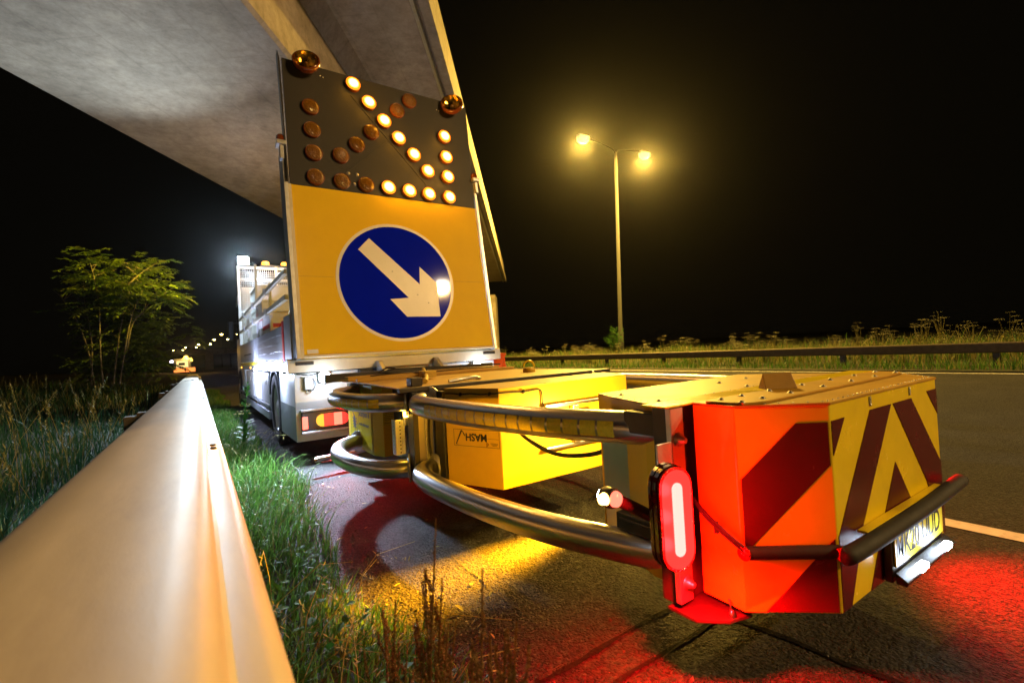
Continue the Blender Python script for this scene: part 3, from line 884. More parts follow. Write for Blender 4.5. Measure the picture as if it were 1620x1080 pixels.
# front module
fm_o = [(1.205, 2.86), (1.235, 3.76), (1.17, 3.93), (1.165, 4.62)]
full = fm_o + [(2 * CXA - x, y) for x, y in reversed(fm_o)]
mb = MB(); mb.prism([(1.215, 3.74), (1.170, 3.86), (1.165, 4.60), (2 * CXA - 1.165, 4.60), (2 * CXA - 1.170, 3.86), (2 * CXA - 1.215, 3.74)], 0.305, 0.872)
fm = mb.build("front_cushion", M['yellow'], at, bevel=0.004)
mb = MB(); mb.box((1.30, 2.95, 0.31), (2 * CXA - 1.30, 3.735, 0.87)); mb.build("strut_housing", M['dark_steel'], at, bevel=0.004)
mb = MB()
mb.prism([(1.06, 2.90), (1.12, 3.8), (1.12, 4.75), (2 * CXA - 1.12, 4.75), (2 * CXA - 1.12, 3.8), (2 * CXA - 1.06, 2.90)], 0.8885, 0.897)
mb.box((1.14, 4.45, 0.898), (2 * CXA - 1.14, 4.58, 0.935)).box((1.14, 4.15, 0.8975), (2 * CXA - 1.14, 4.19, 0.925))
mb.build("top_deck", M['tan'], at, bevel=0.003)
mb = MB(); mb.box((1.04, 2.855, 0.870), (2 * CXA - 1.04, 2.899, 0.900)); mb.box((1.02, 4.80, 0.88), (2.9, 4.88, 0.96)); split_build(mb, "cross_bar", M['dark_steel'], at, bevel=0.004)
# middle frame
mb = MB()
for s_ in (0, 1):
    f = (lambda x: 2 * CXA - x) if s_ else (lambda x: x)
    def bx(x0, x1, *r):
        a, b = sorted((f(x0), f(x1))); mb.box((a, r[0], r[1]), (b, r[2], r[3]))
    bx(1.115, 1.150, 2.845, 0.30, 2.93, 0.868)
    bx(1.262, 1.30, 2.72, 0.31, 2.845, 0.868)
split_build(mb, "frame_post", M['dark_steel'], at, bevel=0.003)
mb = MB(); mb.box((1.1515, 2.88, 0.305), (1.262, 2.905, 0.866)); mb.box((2 * CXA - 1.262, 2.88, 0.305), (2 * CXA - 1.1515, 2.905, 0.866))
mb.box((1.205, 2.862, 0.42), (1.212, 2.8795, 0.78)); split_build(mb, "frame_plate", M['alu'], at, bevel=0.002)
mb = MB()
mb.box((1.062, 3.03, 0.455), (1.105, 3.034, 0.685)); mb.box((1.062, 3.0345, 0.455), (1.066, 3.10, 0.685)); mb.box((1.106, 3.03, 0.455), (1.145, 3.04, 0.68))
pp = mb.build("perforated_post", M['galv'], at, bevel=0.001)
mb = MB()
for i in range(9):
    mb.lathe([(0.0055, 0.001), (0, 0.001)], 10, 0, Matrix.Translation((1.093, 3.0295, 0.470 + i * 0.0245)) @ Matrix.Rotation(PI / 2, 4, 'X'))
    mb.lathe([(0.0035, 0.001), (0, 0.001)], 8, 0, Matrix.Translation((1.0615, 3.066, 0.470 + i * 0.0245)) @ Matrix.Rotation(-PI / 2, 4, 'Y'))
mb.build("holes", M['ink'], pp)
mb = MB(); mb.box((1.118, 3.0, 0.70), (1.148, 3.03, 0.735)); sm_ = mb.build("side_marker", M['amber_lit'], at, bevel=0.004)
mb = MB(); mb.box((1.114, 2.998, 0.645), (1.150, 3.034, 0.699)); mb.build("mount", M['galv'], sm_, bevel=0.003)
light("marker_light", 'POINT', (1.10, 2.985, 0.72), 0.5, AMBER, at, 0.01)
mb = MB(); mb.box((1.21, 3.728, 0.556), (1.36, 3.7335, 0.692)); wl = mb.build("warning_label", M['tape'], at)
mb = MB(); mb.box((1.222, 3.7255, 0.675), (1.30, 3.7275, 0.683)).box((1.222, 3.7255, 0.572), (1.34, 3.7275, 0.575))
for i in range(5): mb.box((1.222, 3.7255, 0.655 - i * .014), (1.34, 3.7275, 0.658 - i * .014))
mb.build("print", M['ink'], wl)
# scorpion label on the side of the front module
MSc = Matrix(((0, 0, -1, 1.1645), (-1, 0, 0, 4.55), (0, 1, 0, 0.0), (0, 0, 0, 1)))    # local x runs towards the rear, y is up
mb = MB(); flat(mb, [(0.02, 0.345), (0.655, 0.345), (0.655, 0.70), (0.02, 0.70)], MSc, 0.0008)
sl = mb.build("maker_label", M['fluoro'], at)
mb = MB()
def lab(pts): flat(mb, pts, Matrix.Translation((-0.001, 0, 0)) @ MSc, 0.0006)
def blob(cx, cy, rx, ry, rot=0, n=14):
    lab([(cx + rx * math.cos(a) * math.cos(rot) - ry * math.sin(a) * math.sin(rot), cy + rx * math.cos(a) * math.sin(rot) + ry * math.sin(a) * math.cos(rot)) for a in [2 * PI * i / n for i in range(n)]])
def bar2(a, b, w):
    a = Vector(a); b = Vector(b); t = (b - a).normalized(); nn = Vector((-t.y, t.x)) * w
    lab([a - nn, b - nn, b + nn, a + nn])
blob(0.165, 0.535, 0.036, 0.062, 0.15)
for i in range(4):
    bar2((0.19, 0.56 - i * .022), (0.235, 0.57 - i * .03), 0.004); bar2((0.235, 0.57 - i * .03), (0.25, 0.545 - i * .03), 0.003)
    bar2((0.14, 0.56 - i * .022), (0.095, 0.565 - i * .03), 0.004)
tailp = cat_rom([Vector((0.16, 0.59, 0)), Vector((0.12, 0.62, 0)), Vector((0.09, 0.66, 0)), Vector((0.115, 0.685, 0)), Vector((0.14, 0.675, 0))], 3)
for a, b in zip(tailp, tailp[1:]): bar2((a.x, a.y), (b.x, b.y), 0.007)
claw = cat_rom([Vector((0.175, 0.48, 0)), Vector((0.16, 0.44, 0)), Vector((0.20, 0.39, 0)), Vector((0.235, 0.41, 0)), Vector((0.245, 0.48, 0))], 3)
for a, b in zip(claw, claw[1:]): bar2((a.x, a.y), (b.x, b.y), 0.006)
blob(0.205, 0.392, 0.012, 0.022, 0.5)
for a in (((0.055, 0.36), (0.055, 0.695)), ((0.29, 0.36), (0.29, 0.695)), ((0.055, 0.695), (0.29, 0.695)), ((0.055, 0.36), (0.29, 0.36))): bar2(*a, 0.0022)
mb.build("scorpion_emblem", M['ink'], sl)
text_mesh("Scorpion II", 0.075, "lettering", M['ink'], Matrix.Translation((-0.0012, 0, 0)) @ MSc @ Matrix.Translation((0.31, 0.60, 0)), sl, 0.001, 0.9)
text_mesh("crash attenuator", 0.042, "lettering", M['ink'], Matrix.Translation((-0.0012, 0, 0)) @ MSc @ Matrix.Translation((0.31, 0.52, 0)), sl, 0.0004, 1.0)
# curved tubes
ZU, ZL, RT = 0.805, 0.375, 0.060
plan_r = [(1.345, 1.045), (1.325, 1.10), (1.262, 1.25), (1.165, 1.55), (1.098, 1.95), (1.072, 2.35), (1.083, 2.62), (1.125, 2.765), (1.185, 2.832), (1.245, 2.862)]
plan_f = [(1.13, 2.97), (1.04, 3.01), (0.945, 3.11), (0.880, 3.32), (0.862, 3.55), (0.872, 3.78), (0.935, 4.02), (1.04, 4.17), (1.155, 4.25)]
tubes = []
for plan in (plan_r, plan_f):
    for z in (ZU, ZL):
        for s_ in (0, 1):
            pts = [Vector((2 * CXA - x if s_ else x, y, z)) for x, y in plan]
            path = cat_rom(pts, 7)
            mb = MB(); mb.tube(path, RT, 28)
            o = mb.build("curved_tube", M['alu'], at)
            tubes.append((o, path, z, s_, plan is plan_r))
# welded flanges and their bolts where the tubes meet the frames
for o, path, z, s_, rear in tubes:
    for p, q in ((path[0], path[1]), (path[-1], path[-2])):
        t = (q - p).normalized()
        Mq = Matrix.Translation(p + t * 0.006) @ t.to_track_quat('Z', 'Y').to_matrix().to_4x4()
        mb = MB(); mb.lathe([(0.058, 0.012), (0.066, 0.010), (0.070, 0.004), (0.092, 0.004), (0.092, -0.006), (0.0, -0.006)], 24, 0, Mq)
        mb.build("tube_flange", M['galv'], o)
# hoses slung between the sections
mb = MB()
mb.tube(cat_rom([(1.50, 1.498, 0.66), (1.48, 1.62, 0.61), (1.47, 1.85, 0.575), (1.49, 2.1, 0.60), (1.52, 2.318, 0.66)], 6), 0.011, 8)
mb.tube(cat_rom([(1.60, 1.498, 0.70), (1.57, 1.65, 0.665), (1.55, 1.9, 0.64), (1.58, 2.15, 0.665), (1.62, 2.318, 0.71)], 6), 0.008, 8)
mb.tube(cat_rom([(1.245, 2.875, 0.84), (1.235, 2.868, 0.70), (1.228, 2.866, 0.55), (1.24, 2.87, 0.42)], 5), 0.006, 6)
split_build(mb, "hose", M['rubber'], at)
# reflective tape squares on the two left upper tubes
for o, path, z, s_, rear in tubes:
    if z != ZU or s_: continue
    mb = MB()
    L = [0]
    for a, b in zip(path, path[1:]): L.append(L[-1] + (b - a).length)
    def at_len(l):
        for i in range(len(L) - 1):
            if L[i + 1] >= l:
                t = (l - L[i]) / (L[i + 1] - L[i]); return path[i].lerp(path[i + 1], t), (path[i + 1] - path[i]).normalized()
        return path[-1], (path[-1] - path[-2]).normalized()
    n = 17 if rear else 11
    st, en = (0.20, 1.42) if rear else (0.16, 0.95)
    for k in range(n):
        l0 = st + (en - st) * k / n; l1 = l0 + (en - st) / n * 0.88
        vs = []
        for l in (l0, (l0 + l1) / 2, l1):
            p, t = at_len(l)
            out = Vector((-abs(t.y), t.x * (1 if t.y > 0 else -1), 0)).normalized()
            if out.x > 0: out = -out
            for a in (-28, -14, 0, 14, 28):
                a = math.radians(a)
                vs.append(p + (out * math.cos(a) + Vector((0, 0, 1)) * math.sin(a)) * (RT + 0.0012))
        fs = [(j * 5 + i, j * 5 + i + 1, (j + 1) * 5 + i + 1, (j + 1) * 5 + i) for j in range(2) for i in range(4)]
        mb.add(vs, fs, 0, True)
    mb.build("reflective_tape", M['tape'], o)
# web plate between the tubes by the bulkhead
mb = MB()
for s_ in (0, 1):
    q = [(1.300, 1.075), (1.305, 1.075), (1.345, 1.40), (1.340, 1.40)]
    if s_: q = [(2 * CXA - x, y) for x, y in q]
    mb.prism(q, 0.375, 0.775)
split_build(mb, "web_plate", M['alu'], at, bevel=0.001)
mb = MB()
mb.box((1.235, 1.04, 0.795), (1.36, 1.18, 0.872)); mb.build("tube_clamp", M['dark_steel'], at, bevel=0.006)
mb = MB(); mb.box((1.262, 1.09, 0.432), (1.298, 1.27, 0.492)); mb.box((1.255, 1.10, 0.470), (1.262, 1.25, 0.478)); mb.build("junction_box", M['black'], at, bevel=0.008)
# left red LED lamp
def oblong(hw, hh, n=12):
    return [(hw * math.cos(a), hh - hw + hw * math.sin(a)) for a in [PI * i / n for i in range(n + 1)]] + [(-hw * math.cos(a), -hh + hw - hw * math.sin(a)) for a in [PI * i / n for i in range(n + 1)]]
def red_lamp(cx, cy, cz, rot):
    MR = Matrix.Translation((cx, cy, cz)) @ Matrix.Rotation(rot, 4, 'Z') @ Matrix(((1, 0, 0, 0), (0, 0, -1, 0), (0, 1, 0, 0), (0, 0, 0, 1)))
    b = MB(); b.prism(oblong(0.060, 0.152), -0.030, -0.012, 0, MR); b.prism(oblong(0.058, 0.150), -0.012, 0.008, 0, MR)
    lamp = b.build("tail_lamp", M['lamp_shell'], at, bevel=0.004)
    b = MB(); b.prism(oblong(0.055, 0.147), 0.0085, 0.022, 0, MR); b.build("lens", M['red_dim'], lamp, bevel=0.006, seg=3)
    b = MB(); b.prism(oblong(0.050, 0.140), 0.0225, 0.0245, 0, MR); b.build("glow_plate", M['red_lens'], lamp)
    b = MB(); b.prism(oblong(0.017, 0.104), 0.025, 0.028, 0, MR); b.build("led_strip", M['red_core'], lamp)
    return lamp
red_lamp(1.125, 0.905, 0.600, math.radians(-14))
red_lamp(2 * CXA - 1.125, 0.905, 0.600, math.radians(14))
mb = MB(); mb.box((1.13, 0.951, 0.45), (1.199, 0.957, 0.80)); mb.box((2 * CXA - 1.199, 0.951, 0.45), (2 * CXA - 1.13, 0.957, 0.80)); split_build(mb, "lamp_bracket", M['galv'], at, bevel=0.002)
for s_, a in ((1.125, -14), (2 * CXA - 1.125, 14)):
    d = Vector((math.sin(math.radians(a)) * 1.0, -math.cos(math.radians(a)), 0))
    for dz in (-0.08, 0.0, 0.08):
        light("red_lamp_light", 'POINT', (s_ + d.x * 0.10, 0.905 + d.y * 0.075, 0.592 + dz), 7, (1.0, 0.004, 0.005), at, 0.02)
    light("red_ground_light", 'SPOT', (s_ + d.x * 0.08, 0.905 + d.y * 0.10, 0.50), 300 if s_ < CXA else 420, (1.0, 0.0016, 0.0028), at, 0.02, (0.02 if s_ < CXA else -0.1, -0.05 if s_ < CXA else -0.85, -0.9), 156 if s_ < CXA else 104, 1.0)
# rubber arm with a three way marker on its end
mb = MB()
mb.tube(cat_rom([(1.20, 0.985, 0.560), (1.14, 0.99, 0.575), (1.07, 0.995, 0.615), (1.0, 1.0, 0.655)], 5), [0.022] * 3 + [0.018] * 13, 10)
arm = mb.build("marker_arm", M['rubber'], at)
mb = MB(); Mh = Matrix.Translation((0.972, 1.0, 0.668)) @ Matrix.Rotation(PI / 2, 4, 'X')
mb.lathe([(0.0, -0.024), (0.026, -0.022), (0.030, -0.012), (0.030, 0.012), (0.026, 0.022), (0, 0.024)], 18, 0, Mh); mb.build("marker_head", M['black'], arm)
mb = MB(); mb.lathe([(0.023, 0.0225), (0.021, 0.031), (0.0, 0.034)], 18, 0, Mh); mb.build("red_lens", M['tail_red'], arm)
mb = MB(); mb.lathe([(0.018, 0.0), (0.014, 0.016), (0.0, 0.020)], 14, 0, Matrix.Translation((0.944, 0.99, 0.672)) @ Matrix.Rotation(-PI / 2, 4, 'Y')); mb.build("amber_lens", M['amber_lit'], arm)
mb = MB(); mb.lathe([(0.022, -0.0225), (0.019, -0.031), (0.0, -0.034)], 16, 0, Mh); mb.build("white_lens", M['white_led'], arm)
light("arm_light", 'SPOT', (0.930, 1.01, 0.672), 110, (1.0, 0.46, 0.02), at, 0.012, (0.42, 1.49, -0.14), 40, 0.8)
# bumper tube round the back, number plate and its lamps
ZBm = 0.488
mb = MB()
def bar_sec(p0, p1, r=0.026):
    mb.tube([p0, p1], r, 12)
mb.tube(cat_rom([(1.285, 0.79, ZBm - .002), (1.30, 0.782, ZBm - .002), (1.40, 0.697, ZBm), (1.487, 0.625, ZBm)], 4), 0.019, 12)
mb.tube(cat_rom([(1.468, 0.612, ZBm), (1.52, 0.598, ZBm + .001), (2.0, 0.590, ZBm + 0.006), (2.42, 0.596, ZBm + 0.012), (2.455, 0.596, ZBm + .012)], 4), 0.025, 14)
bp_ = mb.build("bumper_tube", M['foam'], at)
mb = MB()
for p, rz in (((1.467, 0.612, ZBm), 0), ((2.457, 0.596, ZBm + .012), 0), ((1.284, 0.79, ZBm - .002), 0.7)):
    mb.lathe([(0.0, -0.003), (0.020, -0.003), (0.020, 0.003), (0, 0.003)], 14, 0, Matrix.Translation(p) @ Matrix.Rotation(PI / 2, 4, 'Y'))
split_build(mb, "end_cap", M['red_dim'], bp_)
mb = MB(); mb.box((1.62, 0.606, ZBm + 0.018), (2.3, 0.634, ZBm + 0.026)); mb.build("hood_strip", M['fluoro'], bp_, bevel=0.002)
mb = MB()
for dz in (0, 0.012):
    mb.tube(cat_rom([(1.262, 0.945, 0.63), (1.262, 0.90, 0.575 + dz), (1.268, 0.83, 0.525 + dz), (1.285, 0.79, 0.492 + dz)], 5), 0.0045, 7)
mb.box((1.262, 0.858, 0.528), (1.272, 0.868, 0.562)); mb.build("wiring", M['rubber'], at)
mb = MB(); mb.box((1.795, 0.612, 0.305), (2.275, 0.6335, 0.475)); npb = mb.build("plate_holder", M['black'], at, bevel=0.004)
mb = MB(); mb.box((1.812, 0.606, 0.352), (2.262, 0.6115, 0.466)); npl = mb.build("number_plate", M['plate_yellow'], npb, bevel=0.001)
text_mesh("MK20 UUD", 0.108, "lettering", M['ink'], Matrix(((1, 0, 0, 1.820), (0, 0, -1, 0.6053), (0, 1, 0, 0.372), (0, 0, 0, 1))), npb, 0.0012, 0.78)
mb = MB(); mb.prism([(0.606, 0.305), (0.578, 0.304), (0.574, 0.318), (0.606, 0.340)], 1.80, 2.27, 0, Matrix(((0, 0, 1, 0), (1, 0, 0, 0), (0, 1, 0, 0), (0, 0, 0, 1))))
sh = mb.build("lamp_shelf", M['black'], npb, bevel=0.003)
for x in (1.93, 2.17):
    mb = MB(); mb.box((x - 0.030, 0.566, 0.322), (x + 0.030, 0.588, 0.342), 0, None); mb.build("plate_lamp", M['white_led'], npb, bevel=0.004)
    light("plate_light", 'POINT', (x, 0.566, 0.365), 0.3, WHITE, at, 0.012)
# stowed lines, strap and shackle on the front deck
mb = MB()
mb.tube(cat_rom([(1.55, 4.78, 0.955), (1.60, 4.72, 0.985), (1.68, 4.70, 0.975), (1.62, 4.78, 0.96), (1.70, 4.72, 0.97), (2.1, 4.66, 0.962), (2.5, 4.60, 0.957), (2.85, 4.55, 0.945)], 6), 0.008, 6)
mb.tube(cat_rom([(1.30, 4.30, 0.935), (1.6, 4.24, 0.945), (1.9, 4.30, 0.93), (2.3, 4.22, 0.94), (2.6, 4.3, 0.93)], 5), 0.006, 6)
mb.build("tow_cable", M['dark_steel'], at)
mb = MB(); mb.tube(cat_rom([(1.34, 3.15, 0.915), (1.5, 3.5, 0.925), (1.7, 4.0, 0.94), (1.9, 4.5, 0.955)], 5), 0.018, 6); mb.box((1.56, 3.66, 0.91), (1.66, 3.80, 0.965))
mb.build("ratchet_strap", M['strap'], at)
mb = MB(); mb.box((1.16, 2.96, 0.898), (1.24, 3.05, 0.955)); mb.build("strap_anchor", M['dark_steel'], at, bevel=0.006)
mb = MB(); mb.tube(cat_rom([(1.46, 3.02, 0.905), (1.56, 3.02, 0.915), (1.68, 3.05, 0.918), (1.74, 3.08, 0.905)], 5), 0.014, 8); mb.build("shackle", M['galv'], at)
# ground jack at the front with reflectors
mb = MB(); mb.tube([(0.90, 4.84, 0.16), (1.45, 4.95, 0.16)], 0.024, 12); mb.tube([(1.20, 4.90, 0.16), (1.25, 4.92, 0.34)], 0.02, 10); jk = mb.build("under_bar", M['alu'], at)
mb = MB(); mb.box((0.885, 4.815, 0.145), (0.915, 4.835, 0.172)); mb.build("amber_reflector", M['amber_rim'], jk, bevel=0.003)
mb = MB(); mb.box((0.95, 4.82, 0.125), (1.3, 4.85, 0.137)); mb.build("red_reflector", M['red_dim'], jk)

# small yellow road lantern standing on the deck of the cushion
ln = empty("road_lantern", (2.44, 3.42, 0.897), "small yellow road lantern with loop handle standing on the crash cushion deck", "lantern")
mb = MB(); mb.lathe([(0, 0), (0.055, 0), (0.055, 0.03), (0.042, 0.04), (0.0, 0.04)], 18, 0, Matrix.Translation((2.44, 3.42, 0.8975))); mb.build("base", M['yellow'], ln)
mb = MB(); mb.tube(cat_rom([Vector((2.44 + 0.048 * math.cos(a) * .83, 3.42 - 0.048 * math.cos(a) * .55, 0.94 + 0.055 * math.sin(a))) for a in [PI * i / 8 for i in range(9)]], 3), 0.008, 8); mb.build("handle", M['fluoro'], ln)

# ------------------------------------------------------------------ arrow sign board
O = Vector((0.90, 5.30, 1.135)); Vv = Vector((0, 0.5, 3.38)).normalized(); Nb = Vector((1, 0, 0)).cross(Vv)   # Nb faces the traffic
BW, BM, BT = 2.36, 1.93, 3.47
def bM(u=0, v=0, n=0):
    o = O + Vector((u, 0, 0)) + Vv * v + Nb * n
    return Matrix(((1, 0, Nb.x, o.x), (0, Vv.y, Nb.y, o.y), (0, Vv.z, Nb.z, o.z), (0, 0, 0, 1)))
sb = empty("arrow_sign_board", (2.08, 5.4, 1.135), "tall sign board with blue disc, white arrow and amber lamps on the lorry's tail", "sign board")
mb = MB(); mb.box((0.03, 0.03, -0.03), (BW - 0.03, BM, 0.0), 0, bM()); yp = mb.build("yellow_panel", M['board_yellow'], sb, bevel=0.002)
mb = MB(); mb.prism([(0.02, BM + 0.002), (BW - 0.03, BM + 0.002), (BW + 0.03, BT - 0.02), (0.03, BT)], -0.03, 0.002, 0, bM()); lp = mb.build("lamp_panel", M['lamp_panel'], sb, bevel=0.003)
mb = MB(); mb.prism([(-0.02, BT + .05), (0.0, BT - 0.05), (0.0, 1.95), (-0.012, 1.95)], -0.05, 0.05, 0, bM()); mb.build("edge_strip", M['dark_steel'], sb, bevel=0.002)
mb = MB()
mb.box((-0.045, -0.01, -0.22), (-0.004, 2.35, 0.012), 0, bM()); mb.box((BW - 0.016, -0.01, -0.22), (BW + 0.022, 2.30, 0.012), 0, bM())
split_build(mb, "side_frame", M['galv'], sb, bevel=0.004)
mb = MB(); mb.box((-0.0035, 0.0, 0.0), (0.028, BM, 0.01), 0, bM()); mb.box((BW - 0.03, 0.0, 0.0), (BW - 0.018, BM, 0.01), 0, bM()); mb.box((0.03, 0.0, -0.03), (BW - 0.03, 0.026, 0.004), 0, bM())
split_build(mb, "trim", M['cream'], sb, bevel=0.002)
mb = MB()
mb.box((0.1, 0.1, -0.20), (0.18, BT - .1, -0.031), 0, bM()); mb.box((BW - .18, 0.1, -0.20), (BW - .1, BT - .1, -0.031), 0, bM()); mb.box((0.181, 1.7, -0.12), (BW - .181, 1.8, -0.031), 0, bM())
split_build(mb, "back_frame", M['galv'], sb, bevel=0.003)
DU, DV, DR = 1.135, 0.855, 0.722
def circ(r, n=72): return [(DU + r * math.cos(2 * PI * i / n), DV + r * math.sin(2 * PI * i / n)) for i in range(n)]
mb = MB(); mb.prism(circ(DR), 0.0005, 0.003, 0, bM()); dk = mb.build("white_ring", M['white_sheet'], yp)
mb = MB(); mb.prism(circ(DR - 0.036), 0.0032, 0.0048, 0, bM()); mb.build("blue_disc", M['blue'], yp)
mb = MB()
arrow = [(0.828, 1.373), (0.689, 1.229), (1.240, 0.660), (1.010, 0.640), (1.194, 0.428), (1.625, 0.428), (1.622, 0.860), (1.420, 1.055), (1.400, 0.830)]
mb.prism(arrow, 0.0050, 0.0066, 0, bM()); ar = mb.build("white_arrow", M['white_sheet'], yp)
mb = MB()
for u, v in ((1.07, 0.98), (1.36, 0.70), (1.49, 0.60)):
    mb.lathe([(0.010, 0), (0.008, 0.004), (0, 0.005)], 10, 0, bM(u, v, 0.0067))
mb.build("sign_screw", M['galv'], yp)
mb = MB(); mb.box((0.06, 0.04, 0.0004), (0.17, 0.085, 0.0014), 0, bM()); mb.build("small_label", M['white_sheet'], yp)
mb = MB(); mb.box((0.03, 0.885, 0.0002), (DU - DR - .02, 0.888, 0.0008), 0, bM()); mb.box((DU + DR + .02, 0.885, 0.0002), (BW - .05, 0.888, 0.0008), 0, bM()); mb.build("panel_joint", M['tan'], yp)
# panel creases
mb = MB()
def crease(a, b):
    a = Vector(a); b = Vector(b); t = (b - a).normalized(); nn = Vector((-t.y, t.x)) * 0.006
    mb.prism([a - nn, b - nn, b + nn, a + nn], 0.0025, 0.0075, 0, bM())
crease((0.78, 3.20), (1.70, 2.10)); crease((0.62, 2.15), (1.22, 2.72))
mb.build("panel_rib", M['lamp_panel'], lp)
mb = MB()
for u, v in ((0.66, 2.16), (0.76, 2.16), (0.72, 2.03)):
    mb.lathe([(0.022, 0), (0.022, 0.006), (0.013, 0.006), (0.012, 0.016), (0, 0.017)], 14, 0, bM(u, v, 0.0025))
for u, v in ((0.44, 3.36), (0.47, 3.35), (1.93, 3.30), (1.96, 3.29)):
    mb.lathe([(0.008, 0), (0.006, 0.004), (0, 0.005)], 8, 0, bM(u, v, 0.0025))
mb.build("panel_bolt", M['galv'], lp)
off_l = [(0.295, 2.91), (0.293, 2.623), (0.291, 2.339), (0.288, 2.045), (0.576, 2.04), (0.855, 2.041), (0.59, 2.365), (0.789, 2.545), (0.984, 2.75), (1.355, 3.133), (1.538, 3.315)]
on_l = [(0.815, 3.346), (0.99, 3.144), (1.161, 2.937), (1.33, 2.74), (1.512, 2.55), (1.68, 2.351), (1.985, 2.903), (1.975, 2.604), (1.962, 2.319), (1.946, 2.029), (1.659, 2.033), (1.394, 2.038), (1.126, 2.041)]
RL = 0.096
def lamp_mesh(lit):
    mb = MB()
    mb.lathe([(RL, 0), (RL, 0.030), (RL * 0.93, 0.040), (RL * 0.90, 0.036)], 24, 0)
    mb.lathe([(RL * 0.90, 0.036), (RL * 0.80, 0.043), (RL * 0.66, 0.048)], 24, 1)
    mb.lathe([(RL * 0.66, 0.048), (RL * 0.4, 0.052), (0, 0.053)], 24, 2)
    return mb
src = {}
for lit, spots in ((False, off_l), (True, on_l)):
    for u, v in spots:
        if lit not in src:
            o = lamp_mesh(lit).build("amber_lamp", [M['amber_rim'], M['led_edge'] if lit else M['amber_off'], M['led'] if lit else M['amber_off']], lp, off=(0, 0, 0))
            src[lit] = o
        else:
            o = src[lit].copy(); COL.objects.link(o); o.parent = lp
        o.matrix_local = Matrix.Translation(-OFF[sb.name]) @ bM(u, v, 0.0022)
        o["label"] = "lit amber lamp" if lit else "unlit amber lamp"
for u, v in on_l:      # each lit lamp also throws light sideways across its own panel
    light("lamp_glow", 'POINT', bM(u, v, 0.10) @ Vector((0, 0, 0)), 2.4, (1.0, 0.42, 0.02), sb, 0.04)
for u, v in on_l[1::4] + [(1.7, 2.2)]:
    p = bM(u, v, 0.12) @ Vector((0, 0, 0))
    light("arrow_light", 'SPOT', p, 42, (1.0, 0.46, 0.09), sb, 0.09, Nb, 150, 0.8)
# two big corner flashers
for u, v, tw in ((0.297, 3.40, -0.25), (2.177, 3.35, -0.5)):
    Mf = bM(u, v, 0.0) @ Matrix.Rotation(tw, 4, 'Y') @ Matrix.Rotation(-0.25, 4, 'X')
    mb = MB(); mb.lathe([(0.0, 0.01), (0.10, 0.015), (0.145, 0.07), (0.152, 0.10), (0.150, 0.135), (0.140, 0.138)], 28, 0, Mf); fl = mb.build("flasher", M['amber_rim'], lp)
    mb = MB(); mb.lathe([(0.140, 0.136), (0.125, 0.10), (0.08, 0.055), (0.03, 0.04)], 28, 0, Mf); mb.lathe([(0.03, 0.04), (0.026, 0.09), (0, 0.10)], 12, 1, Mf); mb.build("reflector", [M['flasher'], M['amber_off']], fl)
# corner markers on the side posts
for u, v, s_ in ((-0.045, 2.36, -1), (BW + 0.02, 2.31, 1)):
    mb = MB(); mb.box((-0.05, 0, -0.06), (0.05, 0.05, 0.06), 0, bM(u, v, 0.0)); mb.box((-0.02, -0.16, -0.04), (0.02, 0.0, 0.04), 0, bM(u, v, 0.0)); k = mb.build("side_beacon", M['galv'], sb, bevel=0.005)
    mb = MB(); mb.lathe([(0.048, 0.0), (0.046, 0.06), (0.03, 0.085), (0, 0.09)], 16, 0, bM(u, v + 0.05, 0.0) @ Matrix.Rotation(-PI / 2, 4, 'X')); mb.build("lens", M['amber_rim'], k)

# ------------------------------------------------------------------ lorry
lo = empty("works_lorry", (2.07, 10, 0), "white flatbed works lorry with lit cage and amber beacons parked on the hard shoulder", "lorry")
X0, X1, XC = 0.84, 3.30, 2.07
def mx(x): return 2 * XC - x
def both(fn):
    fn(lambda x: x); fn(mx)
def sbox(mb, f, x0, x1, y0, y1, z0, z1, mi=0):
    a, b = sorted((f(x0), f(x1))); mb.box((a, y0, z0), (b, y1, z1), mi)
mb = MB()
for f in (lambda x: x, mx): sbox(mb, f, 1.62, 1.72, 5.5, 14.6, 0.58, 0.90)
for y in (5.6, 7.4, 9.4, 11.4): mb.box((1.725, y, 0.62), (2.415, y + 0.1, 0.86))
mb.build("chassis", M['dark_steel'], lo)
mb = MB(); mb.box((X0, 5.50, 0.99), (X1, 12.6, 1.105)); mb.build("deck", M['grey_alu'], lo, bevel=0.004)
mb = MB(); mb.prism([(5.37, 0.985), (5.37, 1.115), (5.40, 1.132), (5.498, 1.132), (5.498, 0.985)], 0.775, 3.375, 0, Matrix(((0, 0, 1, 0), (1, 0, 0, 0), (0, 1, 0, 0), (0, 0, 0, 1))))
rb = mb.build("rear_beam", M['cream'], lo, bevel=0.004)
mb = MB()
for f in (lambda x: x, mx): sbox(mb, f, 0.85, 1.03, 5.364, 5.369, 1.06, 1.095)
split_build(mb, "reflector", M['dark_steel'], rb, bevel=0.002)
mb = MB(); mb.box((1.74, 5.42, 0.86), (2.62, 5.46, 0.984)); mb.build("mount_plate", M['cream'], lo, bevel=0.003)
mb = MB()
for f in (lambda x: x, mx):
    x = f(1.72); mb.prism([(5.06, 0.885), (5.40, 0.885), (5.40, 1.06), (5.30, 1.06)], x - 0.02, x + 0.02, 0, Matrix(((0, 0, 1, 0), (1, 0, 0, 0), (0, 1, 0, 0), (0, 0, 0, 1))))
split_build(mb, "hinge_bracket", M['galv'], lo, bevel=0.003)
mb = MB(); mb.box((1.50, 5.33, 0.86), (1.66, 5.44, 0.975)); mb.build("coupling_box", M['black'], lo, bevel=0.006)
